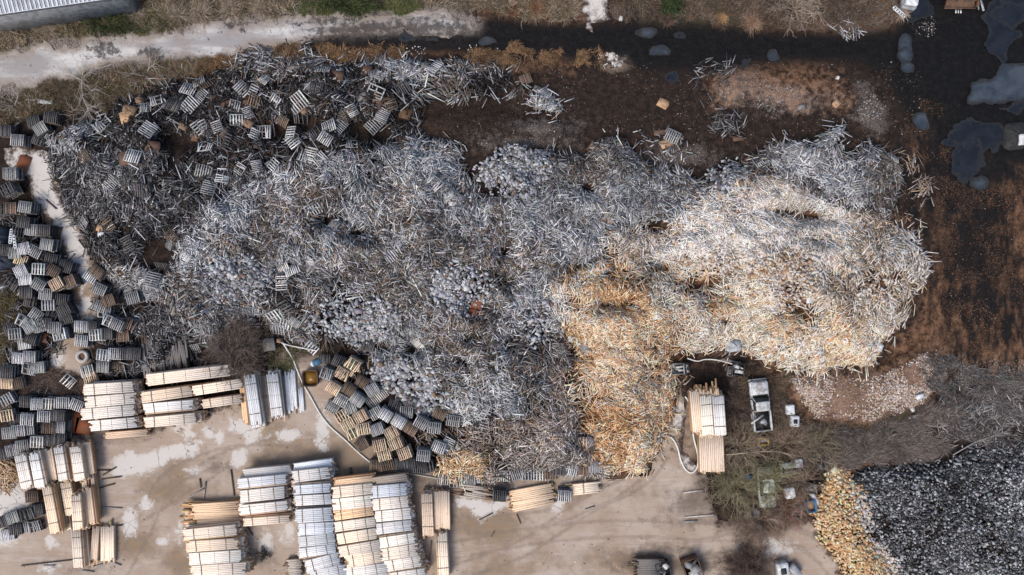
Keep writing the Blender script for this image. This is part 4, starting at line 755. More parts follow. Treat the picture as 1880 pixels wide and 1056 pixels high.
pack(174, 912, 80, 9, -85, 0.1, 'tan', 'narrow low tan lumber pack at the outer right of the middle left row', LL, batt=0)
column("in the bottom left corner group", LL, [(143,1007,70,20,-86,'cream',2)])
pack(159, 1004, 60, 9, -86, 0.1, 'tan', 'narrow tan lumber pack beside the strapped one in the bottom left group', LL, batt=0)
pack(174, 998, 62, 13, -94, 0.1, 'tan', 'tan lumber bundle leaning left in the bottom left group', LL, layers=4, loose=.6, batt=0)
pack(197, 998, 62, 24, -90, 0.1, 'cream', 'wide cream lumber bundle without straps at the bottom left group', LL, layers=4, loose=.6, batt=0)
column("from top in the bottom column under the loose planks", LL, [(384,979,96,22,6,'cream'), (389,1001,94,20,4,'cream'), (394,1024,94,22,4,'white'), (400,1047,100,22,4,'cream')])
pack(400, 942, 88, 38, 2, 0.1, 'gold', 'wide messy pile of loose golden planks above the bottom column', LL, layers=7, loose=2.2, batt=0)
pack(346, 951, 15, 30, 0, 0.1, 'tan', 'short upright tan boards at the left end of the golden planks', LL, layers=3, loose=.5, batt=0)
column("from top in the column right of the golden planks", LL, [(481,885,88,20,6,'pale'), (481,908,80,22,6,'white'), (484,934,86,20,6,'white'), (489,954,84,18,5,'cream',2)])
pack(490, 866, 86, 17, 6, 0.9, 'pale', 'dim silvery lumber pack heading the column right of the golden planks', LL, batt=0)
column("from top in the silvery column", LL, [(570,872,66,21,7,'pale'), (573,896,66,20,4,'pale'), (575,918,66,19,3,'pale'), (576,946,66,25,4,'pale'), (579,971,64,22,3,'pale'), (581,992,66,19,6,'pale'), (583,1013,66,20,8,'pale'), (592,1034,62,24,15,'pale'), (603,1052,66,20,10,'pale')])
pack(575, 853, 70, 13, 8, 0.9, 'pale', 'weathered dim lumber pack heading the silvery column', LL, batt=0)
pack(541, 1043, 24, 32, 5, 0.1, 'dim', 'small heap of short dark boards left of the silvery column', LL, layers=5, loose=.4, batt=0)
column("from top in the golden column", LL, [(647,901,74,20,6,'cream'), (648,923,74,21,6,'cream'), (649,942,72,18,9,'gold'), (652,963,74,18,8,'cream'), (655,985,72,20,9,'cream'), (661,1007,76,19,10,'cream'), (668,1027,66,22,10,'cream'), (671,1049,78,21,8,'white')])
pack(650, 882, 74, 17, 7, 1.1, 'gold', 'golden lumber pack heading the golden column by the brown puddle', LL, batt=0)
column("from top in the white column beside the dark gap", LL, [(714,901,66,22,5,'pale'), (716,924,64,21,6,'white'), (721,946,64,20,6,'white'), (723,968,64,20,7,'pale'), (729,991,64,22,9,'white'), (733,1014,68,22,9,'white'), (740,1035,66,20,9,'white'), (748,1053,64,18,9,'white')])
pack(717, 880, 62, 15, 8, 1.1, 'dim', 'dim brown lumber pack heading the white column beside the dark gap', LL, batt=0)
column("right of the white column, strapped twice", LL, [(785,946,76,20,-88,'tan',2)])
pack(811, 937, 68, 29, -89, 0.1, 'tan', 'wide low tan lumber pack with dark seams right of the strapped tan one', LL, layers=7, batt=0)
column("below the tan pair at the bottom middle", LL, [(812,1020,82,21,-87,'cream',2)])
column("from left, upper of the tall stack by the pickup", LL, [(1298,764,72,21,-86,'white',4), (1321,764,70,21,-86,'white',4)])
pack(1278, 756, 74, 17, -85, 1.3, 'tan', 'tan lumber pack slumped on the left flank of the tall stack by the pickup', LL, layers=9, batt=0)
pack(1300, 741, 46, 44, -87, 1.25, 'gold', 'golden board ends jutting out at the upper end of the tall stack', LL, batt=0, layers=9, loose=1.2)
pack(1307, 828, 76, 44, -88, 0.1, 'tan', 'long wide tan lumber pack sticking out below the tall stack by the pickup', LL, layers=9, batt=0)
pack(978, 913, 78, 38, 11, 0.1, 'gold', 'spaced golden planks laid aslant below the golden heap edge', LL, layers=3, loose=.8, batt=0)
pack(1074, 897, 52, 20, 6, 0.1, 'cream', 'small cream lumber pack right of the grey pallet stack', LL, layers=5, loose=.4, batt=1)
pack(873, 904, 40, 24, -8, 0.06, 'dim', 'messy dark purple-brown boards left of the dark pallet stack', LL, layers=4, loose=3, batt=0)
pack(1192, 1050, 40, 46, 0, 0.1, 'black', 'dark stack of old boards cut by the bottom edge', LL, layers=8, loose=.6, batt=0)
# long dark boards by the white lumber
pack(302, 650, 52, 84, -84, 0.6, 'black', 'wide row of long blackened boards between pallets and bare bush', LL, layers=4, loose=3.0, batt=0)

# ------------------------------------------------------------------ loose boards and blocks one can single out
def board_protos(pal, lens, wid, n=10):
    out = []
    for i in range(n):
        b = MB(); L = rng.uniform(*lens); wd = rng.uniform(*wid)
        V = _BC*np.array([L/2, wd/2, 0.018]); V = V+np.c_[rng.normal(0, 0.02, 8), rng.normal(0, 0.006, 8), np.zeros(8)]
        b.add(V, _BF, col=pick(pal, 1)[0]); out.append(b.mesh('loose_board', 'wood'))
    return out
def scatter_things(name, cat, label, group, zone, protos, n, lift, seedpitch=0.12):
    cells = zone_cells(zone); cc = cells[rng.choice(len(cells), n, False)]
    g = np.stack([XS[cc[:, 1]], YS[cc[:, 0]]], 1); th = rng.uniform(0, math.pi, n)
    ax = frames(g, th, rng.normal(0, seedpitch, n), rng.normal(0, 0.2, n)); P = W(g[:, 0], g[:, 1], Hat(g[:, 0], g[:, 1])+lift)
    for i in range(n):
        o = inst(name, protos[i % len(protos)]); o.matrix_world = Matrix.Translation(P[i]) @ Matrix(ax[i].T.tolist()).to_4x4()
        tag(o, label, cat, group)
LBG = 'larger loose boards on top of the heaps'
scatter_things('loose_board', 'board', 'longer grey board lying on top of the grey heap', LBG, 'grey', board_protos(PAL['grey'][3:4]+PAL['grey'][:1], (1.3, 2.0), (.06, .095)), 90, 0.5)
scatter_things('loose_board', 'board', 'longer board lying on top of the blackened heap', LBG, 'dark', board_protos([((0.36,0.36,0.38),2), ((0.2,0.2,0.21),3), ((0.12,0.08,0.06),2)], (1.3, 2.6), (.055, .10)), 70, 0.48)
scatter_things('loose_board', 'board', 'longer pale board lying on top of the whitish heap', LBG, 'pale', board_protos(PAL['pale'][:1]+PAL['pale'][4:], (1.3, 1.9), (.06, .09)), 60, 0.5)
scatter_things('loose_board', 'board', 'longer yellowish board lying on top of the golden heap', LBG, 'orange', board_protos(PAL['orange'][2:3]+PAL['orange'][:1], (1.3, 1.9), (.06, .09)), 50, 0.5)
scatter_things('loose_board', 'board', 'longer board lying on top of the dark grey heap', LBG, 'darkgrey', board_protos(PAL['grey'][:1]+PAL['grey'][3:4], (1.3, 1.9), (.06, .09)), 25, 0.5)
def block_protos(pal, sz, n=8):
    out = []
    for i in range(n):
        b = MB(); w_ = sz*rng.uniform(1.0, 1.3); L = w_*rng.uniform(1.1, 1.9)
        V = _BC*np.array([L/2, w_/2, w_*0.4])*(1+rng.normal(0, 0.05, (8, 3))); b.add(V, _BF, col=pick(pal, 1)[0]); out.append(b.mesh('wood_block', 'wood'))
    return out
BLG = 'larger wood blocks on top of the block heaps'
scatter_things('wood_block', 'block', 'larger grey block on the mound behind the fan of pallet stacks', BLG, 'bigblock', block_protos(BG[:1]+BG[2:3], .25), 80, 0.30, 0.4)
scatter_things('wood_block', 'block', 'larger golden block on the band beside the blackened offcuts', BLG, 'tanblk', block_protos([((0.68,0.43,0.25),1), ((0.70,0.52,0.36),1)], .15), 90, 0.3, 0.4)
scatter_things('wood_block', 'block', 'larger pale block among the blackened offcuts', BLG, 'char', block_protos([((0.3,0.32,0.34),2), ((0.22,0.23,0.26),2), ((0.48,0.46,0.44),.5)], .17), 90, 0.3, 0.4)
scatter_things('wood_block', 'block', 'larger block on a grey block patch', BLG, 'block', block_protos(BG[:1]+BG[2:3], .2), 35, 0.3, 0.4)

def loose_mass(label, polys, n, lo, hi, pal, name='scattered_boards', rad=0.5):
    c = np.argwhere(U(polys, FX, FY)+0.5*fbm(FX, FY, 1.5, 170) > 0); k = 6; m = max(1, n//k)
    cc = c[rng.choice(len(c), m)]; own = np.repeat(np.arange(m), k); N = len(own)
    g = np.stack([XS[cc[:, 1]], YS[cc[:, 0]]], 1)[own]+rng.normal(0, rad, (N, 2))
    th = rng.uniform(0, math.pi, m)[own]+rng.normal(0, .35, N); L = rng.uniform(lo, hi, N)
    heap(name, label, 'boards', [(W(g[:, 0], g[:, 1], Hat(g[:, 0], g[:, 1])+rng.uniform(.03, .3, N)), frames(g, th, rng.normal(0, .08, N), rng.normal(0, .3, N)), np.stack([L/2, rng.uniform(.025, .05, N), np.full(N, .018)], 1), pick(pal, N))])
loose_mass('grey boards strewn across the mulch clearing below the black track', [[(1290,120),(1360,118),(1345,135),(1310,150),(1300,160),(1320,200),(1360,210),(1370,230),(1340,255),(1310,250),(1312,215),(1290,165),(1275,140)], (1330,225,22,24)], 200, .5, 1.3, PAL['darkgrey'])
loose_mass('pale splinters fallen off the right end of the heaps', [(1692,345,10,20), (1675,300,10,20), (1690,430,12,12), (1660,410,14,10)], 110, .5, 1.4, PAL['brown'])
loose_mass('short grey splinters around the lone clearing pallet', [(1220,262,30,14), (1215,290,26,10)], 70, .3, .9, PAL['grey'], rad=.9)
loose_mass('grey sticks at the edge of the track near the top right weeds', [(1545,55,12,5), (1575,56,8,4), (1080,170,5,5)], 40, .4, 1.4, PAL['grey'])
loose_mass('dark splintered boards between the left pallet stacks', [[(0,380),(60,400),(110,470),(130,560),(60,640),(20,620),(0,520)], (90,635,25,8), (230,620,30,30), (75,725,40,10), (20,610,30,60), (210,560,30,40)], 1100, .5, 1.4, PAL['darkgrey'])
loose_mass('bleached bits of board in the brush above the blackened offcuts', [(1780,765,70,28), (1830,790,40,20), (1730,800,30,16), (1860,760,30,20)], 420, .3, 1.0, [((0.34,0.33,0.33),3), ((0.2,0.18,0.17),3)], rad=.8)
loose_mass('fan of golden boards spilled at the left edge beside white lumber', [(6,878,16,26)], 130, .9, 2.2, PAL['tan'], rad=.4)
loose_mass('loose board scraps between the fan of pallet stacks', [(773,806,24,16), (660,690,16,16), (830,800,16,16)], 120, .7, 1.6, PAL['brown'])
loose_mass('thin board scraps scattered by the covered dome and crates', [(1300,648,30,6), (1250,700,8,20), (1330,655,12,8)], 50, .6, 1.6, PAL['brown'])
# ------------------------------------------------------------------ sticks on the ground
def stick(x0, y0, x1, y1, wd, col, label, z=0.12, name='plank', grp=None):
    a, b_ = at(x0, y0, z), at(x1, y1, z); m = (a+b_)/2; L = (b_-a).length
    b = MB(); V = _BC*np.array([L/2, wd/2, 0.035])+np.c_[rng.normal(0, .02, 8), rng.normal(0, .008, 8), np.zeros(8)]; b.add(V, _BF, col=col)
    o = b.build(name, 'wood'); o.location = m; o.rotation_euler = (0, 0, math.atan2(b_.y-a.y, b_.x-a.x)); tag(o, label, 'plank', grp)
DK, GR, LTC = (.09,.075,.065), (.28,.27,.27), (.5,.46,.42)
for st in [(175,864,204,863,.14,DK,'upper of the level dark planks right of the top left lumber row'), (188,873,213,858,.16,DK,'dark plank lying aslant right of the top left lumber row'), (187,880,223,875,.1,DK,'thin dark plank under the aslant one by the left lumber'), (176,898,211,888,.14,DK,'dark plank at the gap between top and middle left lumber'), (178,931,224,933,.1,GR,'thin grey plank right of the middle left lumber row'),
  (39,1039,133,1028,.11,DK,'very long thin dark plank leading to the bottom left lumber'), (80,1039,101,1038,.12,GR,'short grey plank on a white patch at the bottom left'), (136,1042,158,1039,.12,DK,'dark plank at the foot of the bottom left strapped pack'), (150,1048,172,1050,.14,GR,'lowest grey plank below the bottom left lumber'), (171,1042,194,1034,.2,GR,'broad grey plank aslant at the foot of the tan bundles'), (199,1030,222,1038,.12,GR,'grey plank pointing right from the bottom left bundles'), (155,973,225,964,.12,DK,'long dark plank above the bottom left bundles'),
  (424,862,430,910,.12,DK,'upright dark plank left of the dim silvery lumber'), (367,879,369,896,.14,DK,'short black plank above the golden loose planks'), (378,885,374,915,.16,GR,'grey plank upright above the golden loose planks'), (347,913,376,896,.1,GR,'thin grey plank aslant above the golden loose planks'), (454,966,464,983,.12,DK,'dark plank in the nook under the white lumber'), (792,993,788,1040,.14,(.25,.19,.16),'brownish plank upright between white column and strapped lumber'), (643,859,646,877,.25,DK,'stubby black plank standing in the brown puddle'),
  (723,865,803,878,.13,LTC,'long whitish lath running from the pallet fan to the heap'), (190,800,212,799,.13,LTC,'whitish lath under the leftmost sideways lumber'), (170,815,187,813,.11,GR,'grey lath at the dark end above the top left lumber'), (1255,905,1290,900,.13,LTC,'whitish pole on dark mud left of the greenish bush'), (1257,950,1310,945,.13,LTC,'whitish pole lying on the kerb at the lower bush'), (1256,958,1280,956,.12,GR,'grey bar below the whitish kerb pole'), (1278,648,1308,642,.13,GR,'grey plank below the golden heap rim'), (1360,640,1377,652,.14,(.3,.2,.13),'brown plank between silver cover and whitish heap'), (1327,661,1360,666,.16,GR,'grey rail above the black battery box'),
  (880,955,905,942,.08,DK,'thin dark stick on the muddy yard below the white patch'), (902,986,908,975,.06,DK,'tiny dark stick farther down the muddy yard'), (949,945,956,962,.08,DK,'dark stick on mud below the spaced golden planks'), (1074,935,1092,929,.06,DK,'dark stick on the yard below the cream pack'), (1800,-2,1806,20,.2,(.36,.36,.38),'longer bright pipe beside the loader bucket'), (1794,0,1797,18,.16,(.18,.18,.17),'dull pipe beside the bright one near the loader')]:
    stick(*st)
heap_ls = [(120,418,138,412,.2,GR,'grey plank bridging the concrete slab'), (144,440,155,455,.12,DK,'dark plank lying on the narrow part of the slab'), (84,366,104,384,.12,DK,'blackened plank on the middle of the concrete slab'), (124,478,137,466,.14,GR,'grey plank at the slab waist beside the stacks')]
for st in heap_ls: stick(*st)
# ------------------------------------------------------------------ sheets and plates
def plate(px, py, wpx, hpx, rot, mat, name, label, cat='sheet', z=None, jit=0.05, th=0.03, tilt=(0, 0)):
    g = G(px, py); zz = (float(Hat(*g))+(0.42 if Hat(*g) > .2 else 0.10)) if z is None else z
    b = MB(); w_, h_ = wpx*S*(1-zz/CAM_H), hpx*S*(1-zz/CAM_H); o4 = np.array([[-w_/2, -h_/2], [w_/2*.1, -h_/2], [w_/2, -h_/2], [w_/2, h_/2*.2], [w_/2, h_/2], [0, h_/2], [-w_/2, h_/2]])+rng.normal(0, jit, (7, 2))
    b.prism(o4, 0, th, col=(.5,)*3); o = b.build(name, mat); o.location = at(px, py, zz); o.rotation_euler = (R(tilt[0]), R(tilt[1]), R(rot)); tag(o, label, cat); return o
for a in [(43,301,22,30,-18,'rust','steel_sheet','orange rusty steel sheet lying on the concrete slab'), (131,774,26,40,-14,'rust','steel_sheet','taller rusty sheet between dark stacks and white lumber'), (153,783,28,28,-8,'rust','steel_sheet','rusty sheet with orange blotch overlapping the taller one'), (104,428,20,24,-8,'rust_brown','plywood_sheet','brown plywood sheet at the slab beside dark stacks'), (77,619,20,18,-15,'rust','steel_sheet','small rusty sheet among the lower left stacks'),
   (83,187,28,7,-4,'white_paint','white_sheet','white sheet lying in the weeds below the gravel road'), (448,188,20,26,-4,'rust_brown','plywood_sheet','largest dark brown plywood square on the dark heap'), (419,194,22,18,30,'rust_brown','plywood_sheet','dark plywood piece left of the largest brown square'), (434,200,22,14,20,'rust_brown','plywood_sheet','dark plywood piece lying between the two brown ones'), (362,251,20,18,-12,'rust_brown','plywood_sheet','dark plywood sheet below the upturned grey pallets'), (688,187,30,20,-28,'rust_brown','plywood_sheet','warm brown plywood sheet below the pale window frame'), (665,179,22,14,25,'ply_grey','plywood_sheet','grey plywood sheet left of the warm brown one'),
   (565,160,26,12,4,'ply_grey','plywood_sheet','olive grey plywood sheet in the dark heap centre'), (618,140,24,18,-8,'rust_brown','plywood_sheet','dark plywood sheet under the rusty weeds'), (672,134,18,24,-12,'rust_brown','plywood_sheet','narrow dark plywood sheet left of the small bright pallet'), (1217,191,19,17,-28,'ply_tan','plywood_sheet','lone tan plywood square on the dark mulch clearing'), (1213,243,26,10,3,'rust_brown','plywood_sheet','brown sheet left of the lone clearing pallet'), (1223,263,24,14,22,'ply_tan','plywood_sheet','pinkish torn sheet below the lone clearing pallet'), (1535,190,13,14,-35,'ply_tan','plywood_sheet','orange brown square at the edge of the reddish bank'), (1472,197,14,9,5,'ply_grey','plywood_sheet','small grey sheet on the reddish bank'),
   (745,205,22,28,-20,'rust_brown','plywood_sheet','dark sheet at the right end of the dark heap'), (985,165,14,14,-20,'ply_grey','plywood_sheet','grey sheet on the thin right tail of the heap'), (1356,255,22,8,-4,'rust_brown','plywood_sheet','brown slat sheet below the strewn clearing boards'), (1115,403,26,16,10,'ply_tan','plywood_sheet','orange plywood sheet on the grey heap above the golden one'), (876,556,20,30,-12,'rust','steel_sheet','ragged orange rust sheet in the middle of the grey heap'), (868,574,16,12,-10,'rust','steel_sheet','lower torn end of the orange rust sheet'), (822,362,26,20,5,'stone','white_sheet','chalky whitish sheet on the upper grey heap'), (832,375,14,8,-15,'stone','white_sheet','small chalky scrap below the whitish sheet'),
   (184,420,12,12,-20,'ply_tan','plywood_sheet','orange brown square on the dark grey heap'), (187,430,14,8,5,'white_paint','white_sheet','pale square just below the orange brown one'), (235,290,30,24,10,'rust_brown','plywood_sheet','dull brown sheet in the dark grey heap'), (280,270,26,22,-10,'rust_brown','plywood_sheet','dull brown sheet near the dark heap centre'), (235,215,30,20,10,'ply_tan','plywood_sheet','tan bark-like sheet under the bare saplings'), (105,279,18,11,-6,'ply_grey','plywood_sheet','grey concrete-coloured sheet right of the slab top'), (211,553,9,16,12,'red','red_board','bright red board across a stack by the slab'), (225,551,14,18,12,'rust_brown','plywood_sheet','brown cover beside the bright red board'), (265,575,26,14,20,'rust_brown','plywood_sheet','brown sheet right of the brown cover'),
   (1047,622,7,12,-4,'white_paint','white_sheet','small white panel at the left rim of the golden heap'), (1209,583,10,11,-30,'white_paint','white_sheet','cream square on the golden heap'), (1612,636,18,14,-30,'white_paint','white_sheet','pale torn sheet at the lower right rim of the whitish heap'), (1487,549,10,16,-15,'white_paint','white_sheet','cream upright panel on the whitish heap'), (1439,655,9,18,-25,'ply_tan','plywood_sheet','brown board panel near the lower rim of the whitish heap'), (1197,646,18,12,20,'rust_brown','plywood_sheet','black-brown sheet in the golden heap'), (1689,729,15,9,18,'white_paint','white_sheet','bluish white sheet at the end of the chip bank'), (1347,703,17,20,5,'glass','dark_pane','glassy greenish pane lying in the brush by the pickup')]: plate(*a)
# ------------------------------------------------------------------ hoses
def hose(pts, label, r=0.085):
    P = np.array([at(x, y, z) for x, y, z in pts]); n = len(P); out = []
    for i in range(n-1):
        p0, p1, p2, p3 = P[max(i-1, 0)], P[i], P[i+1], P[min(i+2, n-1)]
        for t in np.linspace(0, 1, 8, endpoint=False): out.append(0.5*((2*p1)+(-p0+p2)*t+(2*p0-5*p1+4*p2-p3)*t*t+(-p0+3*p1-3*p2+p3)*t**3))
    out.append(P[-1]); out = np.array(out)
    b = MB(); b.tubes(out[None], np.full((1, len(out)), r), [(.6,)*3], 8); o = b.build('hose', 'hose', smooth=True); tag(o, label, 'hose')
hose([(518,628,.5),(526,640,.2),(537,658,.13),(546,680,.13),(556,704,.13),(570,728,.13),(585,755,.13),(605,782,.13),(632,806,.13),(655,828,.13),(679,848,.13),(688,852,.13)], 'white hose curving from the grey shed roof past the pallet fan')
hose([(516,629,.6),(530,634,.5),(560,640,.9),(580,644,1.0)], 'short white hose running right from the grey shed roof', .06)
hose([(1258,728,.15),(1266,742,.13),(1270,775,.13),(1274,805,.13),(1281,835,.13),(1280,858,.13),(1270,868,.13),(1259,862,.13),(1250,845,.13),(1244,822,.13),(1235,806,.13),(1224,800,.13),(1213,801,.3)], 'white hose looping beside the tall lumber stack')
hose([(1262,658,.3),(1280,663,.15),(1295,660,.15),(1315,661,.15),(1340,667,.25),(1364,677,.3)], 'white hose trailing past the silver cover above the pickup', .07)

# ------------------------------------------------------------------ vegetation
def curve_paths(base, ang, el, length, K=4, droop=0.25, wob=0.12):
    """N curved stems: base N,3, heading ang, elevation el"""
    N = len(base); t = np.linspace(0, 1, K)
    dx = np.cos(ang)*np.cos(el); dy = np.sin(ang)*np.cos(el); dz = np.sin(el)
    P = base[:, None, :]+(length[:, None]*t)[..., None]*np.stack([dx, dy, dz], 1)[:, None, :]
    P[:, :, 2] -= (length[:, None]*droop)*t**2
    P += rng.normal(0, 1, (N, K, 3))*(length[:, None]*t*wob)[..., None]*np.array([1, 1, .5])
    P[:, :, 2] = np.maximum(P[:, :, 2], 0.03); return P
def interp(P, t):
    K = P.shape[1]; f = t*(K-1.001); i = f.astype(int); fr = (f-i)[:, None]; r = np.arange(len(P))
    return P[r, i]*(1-fr)+P[r, i+1]*fr
def shrub(px, py, rpx, label, col, n=50, twigs=1400, lift=(20, 75), name='bare_shrub', cat='shrub', squash=(1, 1), th=1.0, tw=1.0, leaf=None, sy=0.0, h0=0.0):
    r = rpx*S; t = thing(name, label, cat, tuple(at(px, py, 0)))
    ang = rng.uniform(0, 2*math.pi, n); el = np.radians(rng.uniform(*lift, n)); ln = r*rng.uniform(.7, 1.15, n)
    base = np.c_[rng.normal(0, r*.06, (n, 2)), np.full(n, h0)]
    P = curve_paths(base, ang, el, ln, 5); P[..., 0] *= squash[0]; P[..., 1] *= squash[1]
    rad = (0.036*th*np.linspace(1, .35, 5))[None]*rng.uniform(.6, 1.3, (n, 1))
    b = MB(); b.tubes(P, rad, board_cols(col, n)); b.build('stems', 'twig', t)
    own = rng.integers(0, n, twigs); tb = interp(P[own], rng.uniform(.2, 1, twigs)); l2 = r*rng.uniform(.16, .42, twigs)*tw
    Q = curve_paths(tb, ang[own]+rng.normal(0, .9, twigs), rng.uniform(-.2, .8, twigs), l2, 4, .1, .15)
    b = MB(); b.tubes(Q, np.tile(0.016*th*np.linspace(1, .5, 4), (twigs, 1)), board_cols(np.array(col)*1.15, twigs)); b.build('twigs', 'twig', t)
    if leaf:
        m = leaf[0]; own = rng.integers(0, twigs, m); c = interp(Q[own], rng.uniform(0, 1, m)); s_ = leaf[2]*rng.uniform(.6, 1.4, m)
        d1 = rng.normal(0, 1, (m, 3)); d1 /= np.linalg.norm(d1, axis=1, keepdims=True); d2 = np.cross(d1, rng.normal(0, 1, (m, 3))); d2 /= np.linalg.norm(d2, axis=1, keepdims=True)
        V = np.stack([c-d1*s_[:, None], c+d2*s_[:, None]*.5, c+d1*s_[:, None], c-d2*s_[:, None]*.5], 1).reshape(-1, 3)
        b = MB(); b.add(V, np.arange(4*m).reshape(-1, 4), col=np.repeat(board_cols(leaf[1], m), 4, 0)); b.build('foliage', 'twig', t)
    return t
BR = (.115, .085, .068)
shrub(440, 640, 68, 'large rounded bare brown shrub above the silvery lumber', (.13, .10, .085), 90, 4200, (15, 85), tw=1.0)
shrub(1358, 818, 52, 'bare tan shrub right of the tall lumber stack', (.25, .195, .14), 70, 700, (10, 60))
shrub(1352, 893, 62, 'greenish straw-coloured spreading shrub below the tall lumber stack', (.22, .19, .12), 130, 1000, (5, 60), tw=.8)
shrub(1440, 815, 56, 'tangled bare shrub below the rusty pickup', (.23, .17, .125), 60, 800, (5, 50))
shrub(1390, 955, 56, 'brown bare shrub at the rim of the puddled yard', (.20, .145, .11), 60, 1700, (10, 70))
shrub(1440, 930, 50, 'reddish bare shrub amid the wrecked car bodies', (.22, .135, .10), 45, 700, (10, 60))
shrub(1372, 1036, 48, 'dark bare shrub at the bottom edge beside the two boxes', (.10, .07, .06), 80, 2400, (10, 80))
shrub(486, 1016, 15, 'little dark shrub in the nook between lumber columns', (.06, .055, .045), 30, 350, (10, 80))
shrub(1412, 745, 40, 'thin bare shrub growing over the right flank of the pickup', BR, 30, 600, (5, 50))
shrub(1350, 750, 42, 'thin brown shrub between tall lumber stack and pickup', (.10, .072, .058), 45, 1100, (5, 60))
shrub(1408, 872, 44, 'olive straw-coloured shrub sprawling over the mossy car', (.22, .195, .115), 40, 520, (8, 50), h0=1.2)
shrub(1470, 880, 40, 'bare brown shrub between the pale trailer bed and golden blocks', (.21, .155, .115), 36, 500, (8, 50), h0=.6)
shrub(1500, 815, 46, 'olive bare shrub above the golden blocks', (.19, .155, .105), 50, 700, (5, 60))
shrub(1232, 18, 22, 'dense green evergreen shrub at the top edge', (.05, .045, .03), 40, 500, (20, 85), name='evergreen_shrub', leaf=(3500, (.035, .06, .02), .09))
shrub(640, 12, 46, 'wide low green shrub above the end of the gravel road', (.06, .06, .03), 60, 900, (10, 60), name='evergreen_shrub', squash=(1.6, .45), leaf=(5500, (.05, .075, .025), .08))
shrub(200, 48, 34, 'low green scrub beside the gravel road below the metal roof', (.06, .06, .03), 50, 700, (10, 60), name='evergreen_shrub', squash=(1.9, .6), leaf=(3800, (.042, .058, .022), .08))
shrub(1452, 20, 56, 'bare spreading tree crown at the top right edge', (.24, .19, .15), 26, 500, (20, 60), name='bare_tree', cat='tree', th=1.4, h0=.4)
for a in [(150, 150, 52, 'pale bare sapling with long twigs left of the dark heap'), (268, 140, 48, 'pale bare sapling nearest the gravel road bend'), (160, 205, 40, 'pale bare sapling leaning over the dark grey boards'), (30, 195, 44, 'pale bare sapling at the left edge under the gravel road')]:
    shrub(*a, (.34, .30, .27), 8, 46, (8, 45), name='bare_sapling', cat='sapling', th=1.1, tw=1.3)
def branch(pts, r, label, col):
    P = np.array([at(*p) for p in pts]); b = MB(); n = len(P)
    b.tubes(P[None], (r*np.linspace(1, .4, n))[None], [col], 6)
    m = 26; own = rng.uniform(.35, 1, m); tb = interp(np.repeat(P[None], m, 0), own); hd = math.atan2(*(P[-1]-P[0])[[1, 0]])
    Q = curve_paths(tb, hd+rng.choice([-.5, .5], m)+rng.normal(0, .25, m), rng.uniform(-.1, .3, m), rng.uniform(.6, 2.2, m), 4, .1, .06)
    b.tubes(Q, np.tile(r*.35*np.linspace(1, .4, 4), (m, 1)), board_cols(col, m)); o = b.build('fallen_branch', 'twig'); tag(o, label, 'branch')
branch([(1334,835,.8),(1375,831,.8),(1420,828,.7),(1470,838,.6),(1530,852,.4)], .07, 'long pale fallen branch lying across the shrubs below the pickup', (.36, .29, .21))
branch([(1750,835,.3),(1790,812,.3),(1830,798,.3),(1845,775,.3)], .07, 'grey fallen branch in the brush above the blackened offcuts', (.26, .24, .23))
branch([(118,128,.4),(150,148,.6),(152,180,.6),(170,220,.5)], .06, 'bleached fallen sapling trunk by the gravel road', (.34, .31, .28))
GAIN = {}
def blades(label, polys, n, ln, wd, pals, name='grass', mat='twig', el=(15, 70), clump=1.6, drift=None, dens=2.5):
    F = U(polys, FX, FY)+2.0*fbm(FX, FY, 2.0, 180); c = np.argwhere(F > 0)
    wt = np.clip(.35+dens*fbm(FX, FY, clump, 190)[c[:, 0], c[:, 1]], .03, 1.5)
    cc = c[rng.choice(len(c), n, p=wt/wt.sum())]; g = np.stack([XS[cc[:, 1]], YS[cc[:, 0]]], 1)+rng.uniform(-.15, .15, (n, 2))
    ang = fbm(g[:, 0], g[:, 1], clump*1.5, 200)*14+rng.normal(0, .8, n); e = np.radians(rng.uniform(*el, n)); L = rng.uniform(*ln, n)
    P = curve_paths(W(g[:, 0], g[:, 1], Hat(g[:, 0], g[:, 1])), ang, e, L, 3, .25, .1); P[..., 2] = np.maximum(P[..., 2], Hat(g[:, 0], g[:, 1])[:, None]+.02)
    side = np.stack([-np.sin(ang), np.cos(ang), np.zeros(n)], 1)[:, None]*(wd*np.array([1, .8, .15]))[None, :, None]
    V = np.stack([P-side, P+side], 2).reshape(-1, 3); k = np.arange(n)[:, None, None]*6+np.array([[0, 1, 3, 2], [2, 3, 5, 4]])[None]
    cl = pick(pals, n)*GAIN.get(name, 1.0)*np.exp(.5*fbm(g[:, 0], g[:, 1], 3, 210))[:, None]
    b = MB(); b.add(V, k.reshape(-1, 4), col=np.repeat(cl, 6, 0)); o = b.build(name, mat); tag(o, label, 'grass', None, 'stuff')
GRN = [((.05,.07,.022),3), ((.085,.095,.035),2), ((.17,.14,.075),2)]; DRY = [((.25,.19,.13),3), ((.15,.11,.07),3), ((.36,.30,.23),1.5), ((.085,.065,.04),2)]; RST = [((.18,.105,.056),3), ((.10,.057,.033),3), ((.26,.175,.10),1.3)]; GRY = [((.15,.12,.105),3), ((.09,.07,.06),3), ((.24,.21,.19),1.6)]
blades('green grass strip between metal roof and gravel road', [[(60,60),(100,45),(200,25),(330,22),(340,40),(240,58),(120,72)], [(520,20),(560,8),(770,0),(780,24),(700,20),(560,26)]], 14000, (.3, .7), .022, GRN)
blades('tall dry grass along the upper edge above the gravel road', [[(-10,30),(190,0),(300,-20),(560,-20),(540,28),(420,32),(260,52),(60,80),(-10,95)], [(770,-10),(1060,-10),(1060,35),(960,38),(880,20),(780,24)]], 26000, (.4, 1.1), .02, DRY)
